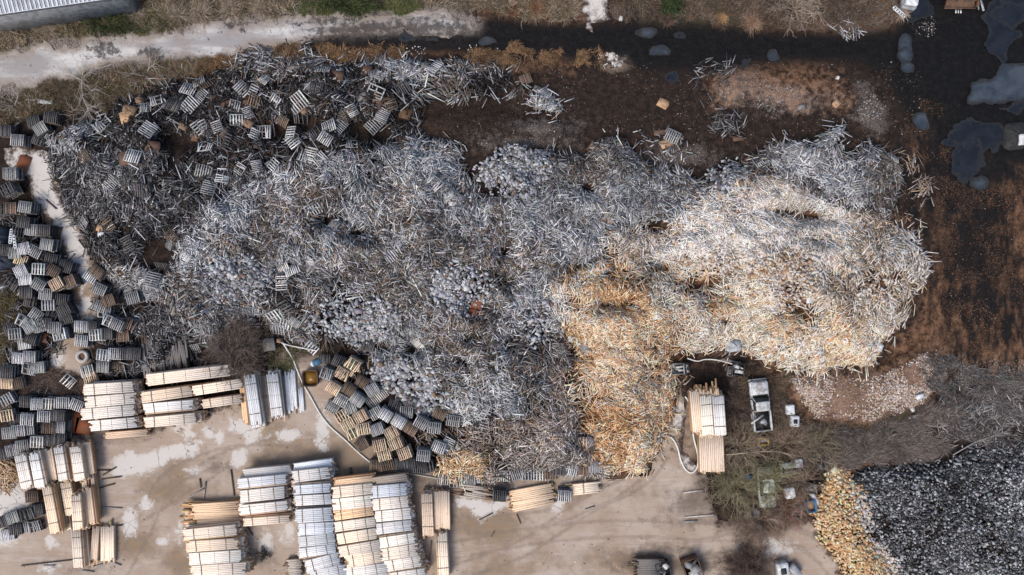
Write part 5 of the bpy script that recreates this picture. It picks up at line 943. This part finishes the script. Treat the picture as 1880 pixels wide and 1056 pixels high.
blades('rust coloured weeds along the lower side of the road and black track', [[(470,98),(520,86),(740,88),(745,108),(640,112),(520,108)], [(830,95),(900,88),(1030,95),(1030,122),(920,120),(850,112)], [(1060,95),(1100,96),(1110,125),(1060,122)], [(380,108),(460,102),(450,122),(360,140)]], 13000, (.3, .8), .02, RST)
blades('brown weeds below the gravel road on the left', [[(-10,178),(60,165),(150,140),(330,118),(390,118),(330,150),(250,180),(120,215),(-10,225)]], 16000, (.3, .9), .018, [((.15,.10,.065),3), ((.09,.06,.04),3), ((.075,.08,.03),2), ((.27,.22,.18),1.2)])
blades('grey brown dead weeds along the top right edge', [[(1110,-10),(1640,-10),(1640,45),(1500,55),(1400,50),(1200,40),(1125,38)]], 16000, (.3, .9), .018, [((.12,.082,.057),3), ((.07,.05,.04),3), ((.18,.155,.14),1.6), ((.16,.085,.04),1)])
blades('grey brown thicket of twigs between chip bank and blackened offcuts', [[(1440,775),(1530,785),(1640,778),(1720,735),(1760,770),(1740,830),(1620,850),(1560,862),(1480,845)]], 22000, (.4, 1.2), .016, GRY, name='brush')
blades('silvery grey brush right of the chip bank', [[(1690,680),(1740,655),(1800,680),(1900,670),(1900,820),(1800,820),(1740,800),(1720,740)]], 16000, (.3, .9), .015, [((.12,.113,.11),3), ((.05,.045,.043),3.4), ((.26,.245,.235),1.4), ((.15,.085,.055),.9)], name='brush')
blades('brown brambles between pallet stacks at the lower left', [[(45,690),(90,680),(150,690),(165,705),(150,725),(60,732),(40,715)]], 7000, (.4, 1.1), .016, [((.10,.065,.05),3), ((.17,.125,.10),2)], name='brambles')
blades('yellowish brown weeds at the left edge beside pallets', [[(-10,545),(25,545),(45,590),(40,630),(15,660),(-10,665)]], 7000, (.3, .8), .018, [((.16,.115,.06),3), ((.10,.075,.04),2), ((.09,.095,.035),1.5)])
blades('dark brown undergrowth round the pickup and wrecks', [[(1330,690),(1370,670),(1450,690),(1470,780),(1500,900),(1480,945),(1400,965),(1320,950),(1315,870),(1345,800)]], 18000, (.3, 1.0), .016, [((.085,.055,.042),4), ((.16,.115,.085),2), ((.11,.105,.05),1.2)], name='undergrowth')
blades('green weeds behind the silvery upright lumber', [[(480,650),(540,640),(560,670),(500,685)]], 2500, (.25, .6), .02, GRN+DRY[:1], name='weeds')
blades('rust brown moss and litter over the reddish mulch on the right', [[(1690,190),(1740,200),(1740,330),(1880,350),(1900,650),(1760,650),(1700,560),(1715,420),(1700,300)], [(1440,690),(1600,690),(1700,600),(1760,650),(1700,735),(1600,775),(1470,770)]], 15000, (.08, .28), .010, [((.12,.066,.04),3), ((.06,.032,.02),3), ((.19,.125,.085),1.2)], name='litter', dens=4)
def tuft(px, py, rpx, label, base=(.36,.29,.22)):
    n = 420; r = rpx*S; ang = rng.uniform(0, 6.3, n); P = curve_paths(np.c_[rng.normal(0, r*.1, (n, 2)), np.zeros(n)], ang, np.radians(rng.uniform(15, 80, n)), r*rng.uniform(.5, 1.2, n), 4, .45, .05)
    b = MB(); b.tubes(P, np.tile(.014*np.array([1, 1, .8, .3]), (n, 1)), board_cols(base, n)); o = b.build('grass_tuft', 'twig'); o.location = at(px, py, 0); tag(o, label, 'grass tuft', 'dry grass tufts along the upper edge')
for a in [(18,55,30,'bleached grass tuft at the left edge under the metal roof'), (92,58,22,'small bleached grass tuft between roof and road'), (250,28,24,'dull grass tuft at the end of the metal roof'), (330,28,30,'bleached grass tuft above the pale road bend'), (372,26,32,'broad bleached grass tuft above the road, right of another'), (425,14,30,'bleached grass tuft at the top edge above the road'), (478,16,22,'small dry tuft at the top edge left of the green shrub')]: tuft(*a)
tuft(1325, 35, 16, 'golden dry tuft beside the black track at the top', (.42,.26,.13)); tuft(1380, 42, 26, 'pinkish tan tuft on the upper bank of the black track', (.34,.22,.15)); tuft(985, 18, 28, 'rusty tuft left of the top concrete pad', (.28,.16,.09)); tuft(1655, 25, 20, 'pale straw clump by the white and yellow cabin', (.4,.31,.24))

# ------------------------------------------------------------------ metal roofed shed at the top left corner
t = thing('metal_shed', 'shed with a pale ribbed metal roof at the top left corner', 'shed', tuple(at(-10, -40, 0)))
org = np.array(t.location); A0, A1 = np.array(at(-260, 64, 4.6)), np.array(at(215, -4, 4.6)); e = (A1-A0)/np.linalg.norm(A1-A0); nrm = np.array([-e[1], e[0], 0]); LEN = np.linalg.norm(A1-A0)
b = MB(); k = 40; tt = np.linspace(0, LEN, k); hz = np.zeros(k)
V = np.concatenate([A0+e*tt[:, None]+np.array([0, 0, 1])*hz[:, None]-org, A0+e*tt[:, None]+nrm*9+np.array([0, 0, 1.8])+np.array([0, 0, 1])*hz[:, None]-org])
i = np.arange(k-1); b.add(V, np.stack([i, i+1, k+i+1, k+i], 1)); b.build('roof', 'roof', t)
b = MB(); n_ = int(LEN/.42)
for i in range(n_):
    p = A0+e*(i+.5)*.42-org+np.array([0, 0, .13]); q = p+nrm*9+np.array([0, 0, 1.8]); b.tubes([[p, (p+q)/2, q]], [[.045]*3], [(.2,)*3], 4)
b.build('rib', 'dark_metal', t)
b = MB(); o4 = [A0+nrm*.3-org, A1+nrm*.3-e*.3-org, A1+nrm*8.5-e*.3-org, A0+nrm*8.5-org]; b.prism([p[:2] for p in o4], 0, 4.55); b.build('wall', 'grey_metal', t)
b = MB(); b.tubes([[A0-nrm*.06-org-[0, 0, .05], (A0+A1)/2-nrm*.06-org-[0, 0, .05], A1-nrm*.06-org-[0, 0, .05]]], [[.07]*3], [(.5,)*3], 6); b.build('gutter', 'dark_metal', t)

# ------------------------------------------------------------------ vehicles and junk
def rrect(w_, l, r, n=4, cx=0, cy=0):
    out = []
    for sx, sy, a0 in ((1, 1, 0), (-1, 1, 90), (-1, -1, 180), (1, -1, 270)):
        for k in range(n+1):
            a = R(a0+90*k/n); out.append((cx+sx*(w_/2-r)+r*math.cos(a), cy+sy*(l/2-r)+r*math.sin(a)))
    return out
def wheel(t, x, y, r=.36, w_=.22):
    b = MB(); b.ring((x, y, r), r*.55, r, w_, 20, axis='X'); o = b.build('wheel', 'black', t, True); b = MB(); b.disc((x, y, r), r*.55, w_*.8, 16, axis='X'); b.build('rim', 'grey_metal', o)
def pickup(px, py, rot):
    t = thing('pickup_truck', 'abandoned rusty white pickup truck with junk in its open bed', 'pickup truck', tuple(at(px, py, 0)), R(rot))
    b = MB(); b.prism([(x, y) for x, y in rrect(1.9, 2.95, .22, cy=1.05)], .42, 1.0, .97, col=(.5,)*3, bevel=.08); b.build('body', 'truck_paint', t, False)
    b = MB(); b.prism([(-.82, 1.12), (.82, 1.12), (.76, 2.35), (.45, 2.44), (-.45, 2.44), (-.76, 2.35)], 1.0, 1.13, .93, bevel=.04); b.build('hood', 'truck_paint', t)
    # cab: greenhouse of pillars and roof
    b = MB(); b.prism([(-.80, -.42), (.80, -.42), (.86, 1.0), (-.86, 1.0)], 1.002, 1.52, .78, (0, -.16)); b.build('windows', 'glass', t)
    b = MB(); b.prism(rrect(1.44, .98, .18, cy=.02), 1.50, 1.60, .94, bevel=.04); b.build('cab_roof', 'truck_paint', t)
    b = MB()
    b.tubes([[(sx*.85, 1.0, 1.0), (sx*.77, .74, 1.28), (sx*.68, .48, 1.53)] for sx in (1, -1)]+[[(sx*.81, -.43, 1.0), (sx*.75, -.42, 1.27), (sx*.68, -.41, 1.53)] for sx in (1, -1)], np.full((4, 3), .045), [(.5,)*3]*4, 5); b.build('pillars', 'truck_paint', t)
    b = MB(); b.box((0, 1.05, 1.02), (1.5, .1, .03)); b.build('cowl', 'black', t)
    b = MB(); b.box((0, -1.55, .60), (1.6, 2.1, .06)); b.build('bed_floor', 'black', t)
    for sx in (-1, 1):
        b = MB(); b.prism([(sx*.80, -.5), (sx*.93, -.5), (sx*.95, -1.4), (sx*.92, -2.6), (sx*.80, -2.6)][::sx], .45, 1.02, 1.0, bevel=.03); b.build('bed_side', 'truck_paint', t)
    b = MB(); b.box((0, -2.58, .80), (1.58, .06, .42)); b.build('tailgate', 'truck_paint', t)
    b = MB(); b.box((0, -.47, .82), (1.58, .05, .40)); b.build('bed_front', 'truck_paint', t)
    b = MB(); b.prism(rrect(1.9, .2, .09, cy=2.6), .45, .62); b.build('bumper', 'grey_metal', t)
    for sx in (-1, 1):
        b = MB(); b.disc((sx*.68, 2.5, .82), .1, .1, 12); b.build('headlight', 'glass', t)
        b = MB(); b.box((sx*1.03, .75, 1.12), (.2, .08, .14)); b.build('mirror', 'black', t)
    for x in (-.86, .86):
        for y in (1.75, -1.55): wheel(t, x, y)
    return t
pickup(1391, 742, 6)
plate(1384, 764, 8, 9, 20, 'white_paint', 'scrap_panel', 'whitish scrap panel lying in the pickup bed', 'scrap', .68)
plate(1403, 775, 10, 9, -30, 'grey_metal', 'scrap_panel', 'grey crumpled panel at the tail of the pickup bed', 'scrap', .68)
plate(1389, 755, 8, 6, 10, 'ply_tan', 'scrap_panel', 'tan scrap piece behind the cab in the pickup bed', 'scrap', .7)
stick(1379, 778, 1401, 762, .16, (.6,.58,.56), 'whitish plank lying aslant in the pickup bed', 1.06)
def car(px, py, rot, mat, label):
    t = thing('wrecked_car', label, 'wrecked car', tuple(at(px, py, 0)), R(rot))
    b = MB(); b.prism(rrect(1.78, 4.1, .35), .35, .86, .95, bevel=.1); b.build('body', mat, t)
    b = MB(); b.prism([(-.74, -1.35), (.74, -1.35), (.78, .75), (-.78, .75)], .862, 1.30, .74, (0, -.1)); b.build('windows', 'glass', t)
    b = MB(); b.prism(rrect(1.2, 1.4, .2, cy=-.4), 1.28, 1.36, .93, bevel=.03); b.build('roof', mat, t)
    b = MB(); b.prism([(-.7, .85), (.7, .85), (.62, 1.85), (-.62, 1.85)], .86, .92, .92, bevel=.02); b.build('hood', mat, t)
    for x in (-.8, .8):
        for y in (1.3, -1.25): wheel(t, x, y, .31, .19)
    for sx in (-1, 1):
        b = MB(); b.disc((sx*.6, 1.98, .68), .09, .1, 12); b.build('headlight', 'glass', t)
car(1403, 893, 184, 'car_paint', 'mossy pale green wrecked car half hidden by shrubs')
def cabinet(px, py, w_, l, h, rot, mat, label, name='cabinet', cat='cabinet', hole=None):
    t = thing(name, label, cat, tuple(at(px, py, 0)), R(rot))
    b = MB(); b.prism(rrect(w_, l, min(w_, l)*.1), .05, h, .98, bevel=.04); b.build('body', mat, t)
    b = MB(); b.prism(rrect(w_*.86, l*.86, min(w_, l)*.08), h+.002, h+.045, .97, bevel=.01); lid = b.build('lid', mat, t)
    b = MB(); b.box((0, -l*.36, h+.06), (w_*.3, .05, .03)); b.build('handle', 'dark_metal', lid)
    if hole:
        b = MB(); b.prism(rrect(w_*.5, l*.42, .08), h+.047, h+.053); b.build('opening', 'black', t)
    b = MB(); b.boxes([(sx*w_*.38, sy*l*.38, .03) for sx in (-1, 1) for sy in (-1, 1)], np.tile(np.eye(3), (4, 1, 1)), np.tile([.05, .05, .03], (4, 1)), np.full((4, 3), .2)); b.build('feet', 'dark_metal', t)
cabinet(1446, 750, .85, 1.0, .8, 4, 'white_paint', 'white metal cabinet upper of two right of the pickup')
cabinet(1454, 771, .85, 1.1, .85, -2, 'white_paint', 'white washing machine with dark opening right of the pickup', 'washing_machine', 'appliance', True)
cabinet(1445, 901, 1.0, 1.1, .9, 10, 'white_paint', 'white metal cabinet between mossy car and grey tub')
cabinet(1371, 942, .5, .75, .7, 4, 'white_paint', 'left of two small white cabinets in the brown shrub')
cabinet(1385, 940, .55, .75, .7, -4, 'white_paint', 'right of two small white cabinets in the brown shrub')
cabinet(1431, 1041, 1.15, 1.6, 1.1, 8, 'white_paint', 'white chest freezer with dark top at the bottom edge', 'chest_freezer', 'appliance', True)
cabinet(1455, 1044, .85, 1.5, .8, 38, 'grey_metal', 'long grey metal locker lying beside the chest freezer', 'locker', 'locker')
cabinet(1872, 259, 1.3, 1.1, 1.0, 4, 'white_paint', 'white crate-like cabinet at the right edge by the dark hollow')
def tub(px, py, w_, l, h, rot, mat, inner, label, name, cat):
    t = thing(name, label, cat, tuple(at(px, py, 0)), R(rot)); wl = .07
    b = MB(); o = np.array(rrect(w_, l, min(w_, l)*.2)); n = len(o); i_ = o*(1-2*wl/np.array([w_, l]))
    V = np.concatenate([np.c_[o*.92, np.full(n, 0.03)], np.c_[o, np.full(n, h)], np.c_[i_, np.full(n, h)], np.c_[i_*.92, np.full(n, h*.45)]]); q = [[k*n+j, k*n+(j+1) % n, (k+1)*n+(j+1) % n, (k+1)*n+j] for k in range(3) for j in range(n)]
    b.add(V, q); b.build('shell', mat, t)
    b = MB(); b.prism(i_*.93, h*.40, h*.46); b.build('contents', inner, t)
    b = MB(); b.ring((0, 0, 0), 1, 1.06, .06, 24); V = b.V[0]; V[:, 0] *= w_/2; V[:, 1] *= l/2; V[:, 2] += h; rim = MB()
    rim.tubes([np.r_[np.c_[o, np.full(n, h)], [[*o[0], h]]]], np.full((1, n+1), .035), [(.5,)*3], 5); rim.build('rim', mat, t)
tub(573, 693, 1.55, 1.65, .8, 3, 'rust_brown', 'water_brown', 'open brown steel tank holding orange water beside the hose', 'water_tank', 'tank')
tub(1460, 934, .95, 1.5, .7, -10, 'ply_grey', 'ply_grey', 'grey plastic tub at the right rim of the shrubs', 'tub', 'tub')
tub(1484, 926, 1.0, 1.2, .8, 8, 'blue', 'ply_tan', 'blue plastic bin filled with tan wood beside the golden blocks', 'bin', 'bin')
def drum(px, py, mat, label, r=.3, h=.88, lying=False, rot=0, top=None):
    t = thing('drum', label, 'drum', tuple(at(px, py, r if lying else 0)), R(rot)); ax = 'X' if lying else 'Z'; c = (0, 0, 0) if lying else (0, 0, h/2)
    b = MB(); b.disc(c, r, h, 24, axis=ax); b.build('body', mat, t, False)
    for k in (-.28, .28):
        b = MB(); b.ring(((k*h, 0, 0) if lying else (0, 0, h/2+k*h)), r*.97, r*1.05, .05, 24, axis=ax); b.build('hoop', mat, t)
    b = MB(); b.disc((h/2+.01, 0, 0) if lying else (0, 0, h+.012), r*.85, .02, 20, axis=ax); b.build('lid', top or mat, t)
drum(583, 665, 'blue', 'blue drum with white top left of the small bars near the tank', .32, .9, True, 20, 'white_paint')
drum(577, 667, 'white_paint', 'white drum touching the blue drum above the water tank', .28, .5)
drum(1501, 852, 'dark_metal', 'dull dark drum by the tip of the golden blocks', .34, .9)
drum(1495, 915, 'white_paint', 'white cylinder lying against the golden blocks', .25, 1.3, True, -60)
drum(1370, 872, 'blue', 'dark blue drum hidden in the greenish shrub', .3, .9)
def tyre(px, py, r, label):
    b = MB(); b.ring((0, 0, .12), r*.55, r, .24, 24); o = b.build('tyre', 'black', None, True); o.location = at(px, py, .1); tag(o, label, 'tyre')
tyre(1402, 857, .42, 'black tyre lying in shrubs above the mossy car'); tyre(1410, 862, .36, 'second black tyre right beside the first one above the mossy car')
t = thing('planter_ring', 'mossy concrete ring with a rusty middle between pallet stacks', 'concrete ring', tuple(at(154, 654, .03)))
b = MB(); b.ring((0, 0, .2), .36, .68, .4, 24); b.build('ring', 'concrete', t); b = MB(); b.disc((0, 0, .1), .45, .2, 20); b.build('soil', 'rust_brown', t)
# silver cover, battery box, debris trailer
def lump(px, py, w_, l, h, rot, mat, label, name, cat, seed):
    nu, nv = 26, 10; V = []
    for j in range(nv+1):
        f = j/nv; rr = math.cos(f*math.pi/2)**.6
        for i in range(nu):
            a = 2*math.pi*i/nu; ww = 1+.28*float(fbm(np.array(math.cos(a)*2+seed), np.array(math.sin(a)*2+f), 1.0, seed))
            sq = (abs(math.cos(a))**4+abs(math.sin(a))**4)**-.25
            V.append((w_/2*math.cos(a)*rr*ww*sq*.92, l/2*math.sin(a)*rr*ww*sq*.92, h*math.sin(f*math.pi/2)*(1+.5*float(fbm(np.array(math.cos(a)*3.), np.array(math.sin(a)*3.), 1.0, seed+2)))*(.75+.25*f)))
    q = [[j*nu+i, j*nu+(i+1) % nu, (j+1)*nu+(i+1) % nu, (j+1)*nu+i] for j in range(nv) for i in range(nu)]
    b = MB(); b.add(V, q); o = b.build(name, mat, None, True); o.location = at(px, py, 0); o.rotation_euler = (0, 0, R(rot)); tag(o, label, cat); return o
lump(1345, 634, 1.7, 1.5, 1.2, 5, 'silver', 'silver tarpaulin bulging over something at the golden heap rim', 'tarpaulin', 'tarpaulin', 3)
lump(8, 437, 2.2, 2.6, 1.1, 0, 'tarp', 'dark blue tarpaulin mound at the left edge among pallets', 'tarpaulin', 'tarpaulin', 5)
lump(12, 478, 2.4, 2.0, .9, 20, 'tarp', 'blackish tarpaulin under the row with grey pallets at left edge', 'tarpaulin', 'tarpaulin', 9)
lump(1862, 250, 2.6, 3.2, .8, 0, 'black', 'black mound of wet debris in the hollow at the right edge', 'debris_mound', 'debris mound', 12)
def slotted(px, py, L, w_, rot, z, n, label, mat='white_paint'):
    b = MB(); xs = np.linspace(-L/2, L/2, n+1); b.boxes([(0, s_*w_*.4, 0) for s_ in (-1, 1)], np.tile(np.eye(3), (2, 1, 1)), np.tile([L/2, w_*.1, .04], (2, 1)), np.full((2, 3), .6))
    b.boxes([(x, 0, 0) for x in xs], np.tile(np.eye(3), (n+1, 1, 1)), np.tile([L/n*.28, w_*.302, .038], (n+1, 1)), np.full((n+1, 3), .6)); o = b.build('slotted_rail', mat); o.location = at(px, py, z); o.rotation_euler = (0, 0, R(rot)); tag(o, label, 'rail')
slotted(20, 434, 1.4, .32, 84, 1.5, 6, 'left white slotted rail standing by the dark blue tarpaulin'); slotted(27, 444, 1.25, .3, 96, 1.5, 4, 'right white rail standing by the dark blue tarpaulin')
slotted(1651, 22, 1.45, .42, -42, .5, 5, 'white rail with five dark slots beside the yellow cabin')
t = thing('machine_cabin', 'white and yellow cabin with blue base cut by the top edge', 'cabin', tuple(at(1664, 2, 0)), R(-8))
b = MB(); b.prism(rrect(1.5, 2.2, .15), .1, .8, .97); b.build('base', 'grey_metal', t); b = MB(); b.prism(rrect(1.3, 1.2, .15, cy=-.35), .8, 1.3, .9, bevel=.06); b.build('hood', 'white_paint', t); b = MB(); b.prism(rrect(1.3, .9, .12, cx=.15, cy=.7), .8, 1.7, .92, bevel=.06); b.build('cab', 'yellow', t); b = MB(); b.box((.15, .2, 1.25), (1.0, .06, .5)); b.build('window', 'glass', t)
# loader cut by the top edge
t = thing('wheel_loader', 'dark wheel loader with a wide rusty bucket at the top right edge', 'loader', tuple(at(1760, -45, 0)))
b = MB(); b.prism(rrect(1.5, 3.6, .2, cy=.6), .7, 1.7, .92, bevel=.1); b.build('body', 'dark_metal', t); b = MB(); b.prism(rrect(1.3, 1.4, .15, cy=.4), 1.7, 2.8, .9, bevel=.08); b.build('cab', 'glass', t)
for x in (-.95, .95):
    for y in (1.7, -1.9):
        b = MB(); b.ring((x, y, .7), .38, .7, .5, 24, axis='X'); wh_ = b.build('wheel', 'black', t, True); b = MB(); b.disc((x, y, .7), .38, .4, 16, axis='X'); b.build('rim', 'yellow', wh_)
    b = MB(); b.tubes([[(x*.45, -.8, 1.4), (x*.45, -1.8, 1.2), (x*.5, -2.9, .5)]], [[.1, .1, .09]], [(.5,)*3], 6); b.build('lift_arm', 'dark_metal', t)
b = MB(); b.add([(-1.55, -2.8, .85), (1.55, -2.8, .85), (1.55, -2.75, .15), (-1.55, -2.75, .15), (1.55, -3.45, .12), (-1.55, -3.45, .12)], [[0, 1, 2, 3], [3, 2, 4, 5]]); b.prism([(-1.6, -3.5), (1.6, -3.5), (1.6, -3.36), (-1.6, -3.36)], .13, .22); b.prism([(-1.6, -3.4), (-1.54, -3.4), (-1.54, -2.75), (-1.6, -2.75)], .13, .8); b.prism([(1.54, -3.4), (1.6, -3.4), (1.6, -2.75), (1.54, -2.75)], .13, .8); b.build('bucket', 'rust_brown', t)
b = MB(); b.boxes([(x, -3.75, .1) for x in (-.35, -.1, .15)], np.tile(np.eye(3), (3, 1, 1)), np.tile([.05, .17, .05], (3, 1)), np.full((3, 3), .5)); o = b.build('bucket_teeth', 'white_paint', t)
# trailer crate left of pickup
def crate(px, py, w_, l, h, rot, mat, inner, label):
    t = thing('crate', label, 'crate', tuple(at(px, py, 0)), R(rot))
    b = MB(); b.box((0, 0, .1), (w_, l, .08)); b.build('floor', mat, t)
    for x in (-1, 1): b = MB(); b.box((x*(w_/2-.03), 0, h/2+.06), (.05, l-.01, h)); b.build('side_wall', mat, t)
    for y in (-1, 1): b = MB(); b.box((0, y*(l/2-.03), h/2+.06), (w_-.12, .05, h-.01)); b.build('end_wall', mat, t)
    b = MB()
    for _ in range(9): b.box((rng.uniform(-.3, .3)*w_, rng.uniform(-.3, .3)*l, h*rng.uniform(.55, .8)), (rng.uniform(.3, .6)*w_, rng.uniform(.1, .3)*l, .06), rng.choice([.55, .3, .08])*np.ones(3), rz=rng.uniform(-.8, .8), rx=rng.normal(0, .15))
    b.build('contents', inner, t)
crate(1241, 676, 1.35, 1.1, .8, 2, 'grey_metal', 'wood', 'open metal crate with whitish scrap at the golden heap rim'); crate(1259, 677, .45, 1.3, .6, 6, 'dark_metal', 'wood', 'narrow dark crate of grey strips right of the metal crate')
crate(1352, 677, 1.25, 1.3, .6, -8, 'dark_metal', 'wood', 'dark crate under the white hose above the pickup'); crate(1399, 809, 1.0, .75, .5, 6, 'yellow', 'wood', 'small yellow crate in the shrubs below the pickup')
crate(1484, 896, 1.2, .9, .6, 4, 'ply_grey', 'wood', 'grey wooden crate between white cabinet and golden blocks'); crate(1268, 1040, 1.7, 2.4, 1.2, 20, 'rust_brown', 'wood', 'big brown crate at the bottom edge beside dark boards'); crate(1215, 1045, 1.5, 2.0, 1.0, 10, 'dark_metal', 'wood', 'black crate left of the big brown crate at the bottom')
crate(1338, 681, .5, 1.0, .5, -4, 'ply_grey', 'wood', 'slatted grey crate touching the dark crate under the hose')
# white trailer frame in the shrubs
t = thing('trailer_bed', 'pale wrecked flat trailer bed under twigs above the white cabinet', 'trailer', tuple(at(1451, 861, .4)), R(10))
b = MB(); b.prism(rrect(2.2, .6, .1, cy=.45), 0, .35, .95, bevel=.05); b.build('front_panel', 'car_paint', t); b = MB(); b.prism(rrect(.75, .9, .08, cx=.8, cy=.55), .36, .6, .95, bevel=.04); b.build('box', 'white_paint', t); b = MB(); b.boxes([(0, -.25, .1), (0, -.55, .08)], np.tile(np.eye(3), (2, 1, 1)), [[1.15, .09, .05], [1.1, .06, .05]], [[.5]*3]*2); b.build('rail', 'concrete', t); wheel(t, -.9, .1, .3, .18); wheel(t, .95, -.05, .3, .18)
# shed roof slab by the hose
t = thing('pump_house', 'small grey pump house roof where the white hose begins', 'pump house', tuple(at(498, 632, 0)), R(12))
b = MB(); b.box((0, 0, .35), (.95, .95, .7)); b.build('wall', 'rust_brown', t); b = MB(); b.prism([(-.62, -.6), (.6, -.68), (.66, .55), (-.3, .72), (-.62, .4)], .7, .80, .96); b.build('roof', 'ply_grey', t)
lump(514, 625, .7, .6, .6, 0, 'ply_tan', 'orange brown stump-like lump beside the pump house roof', 'stump', 'stump', 21)
# tan boxes and bark on the dark heap
for a in [(457, 228, 1.2, 1.0, -25, 'tan cardboard-like box bright on the dark heap'), (338, 233, 1.0, .8, -30, 'orange tan crumpled box left on the dark heap'), (560, 204, .8, .8, 10, 'small tan box right of the biggest whitish pallet'), (258, 185, .9, .8, 5, 'tan lump among the bare saplings'), (240, 205, 1.7, 1.3, -15, 'large tan mouldy bale under the bare saplings')]:
    g = G(a[0], a[1]); o = lump(*a[:2], a[2], a[3], .6, a[4], 'bark', a[5], 'bale', 'bale', int(a[0])); o.location.z = float(Hat(*g))+.2; k = 1-o.location.z/CAM_H; o.location.x = g[0]*k; o.location.y = g[1]*k
# pale window frame on the dark heap
b = MB(); I2 = np.eye(3); b.boxes([(0, y, 0) for y in (-.55, 0, .55)]+[(x, y, 0) for x in (-.8, 0, .8) for y in (-.275, .275)], np.tile(I2, (9, 1, 1)), [[.86, .06, .04]]*3+[[.06, .213, .038]]*6, np.full((9, 3), .42))
o = b.build('window_frame', 'wood'); g = G(690, 168); zz = float(Hat(*g))+.6; o.location = at(690, 168, zz); o.rotation_euler = (.05, -.08, R(-24)); tag(o, 'pale empty window frame with six openings on the dark heap', 'window frame')
# stones
def stones(spots, label):
    for x, y, s_ in spots:
        o = lump(x, y, s_, s_*.8, s_*.5, rng.uniform(0, 180), 'stone', label, 'stone', 'stone', int(x)); o['group'] = 'pale stones on the tracks'
stones([(765+rng.uniform(-24, 18), 93+rng.uniform(-9, 9), rng.uniform(.06, .17)) for _ in range(26)]+[(880+rng.uniform(-40, 40), 88+rng.uniform(-7, 7), rng.uniform(.08, .18)) for _ in range(10)], 'pale stone among rusty weeds at the black puddles')
stones([(1115+rng.uniform(-18, 18), 112+rng.uniform(-14, 14), rng.uniform(.1, .28)) for _ in range(24)], 'pale stone beside the broken white concrete piece')
stones([(1678, 765, .35), (1670, 768, .3), (1675, 752, .5)], 'pale stone at the lower end of the chip bank')
stones([(1538, 143, .45), (1254, 316, .45), (1140, 34, .6)], 'lone round pale stone on the dark mulch')

heap('yard_litter', 'dark splinters and bark scattered over the muddy yard', 'litter', [(lambda g, n: (np.c_[g, np.full(n, .06)], np.array([[[math.cos(a), math.sin(a), 0], [-math.sin(a), math.cos(a), 0], [0, 0, 1]] for a in rng.uniform(0, 3.14, n)]), np.stack([rng.uniform(.03, .13, n), rng.uniform(.012, .03, n), np.full(n, .01)], 1), pick([((.08,.06,.05),4), ((.2,.16,.13),2), ((.5,.45,.4),.8)], n)))(*(lambda c: (np.stack([XS[c[:, 1]], YS[c[:, 0]]], 1)+rng.uniform(-.2, .2, (len(c), 2)), len(c)))((lambda c: c[rng.choice(len(c), 500, p=(lambda w_: w_/w_.sum())(np.clip(.3+3*fbm(FX, FY, 3, 222)[c[:, 0], c[:, 1]], .02, 2)))])(np.argwhere(U(YARD, FX, FY) > .5))))])
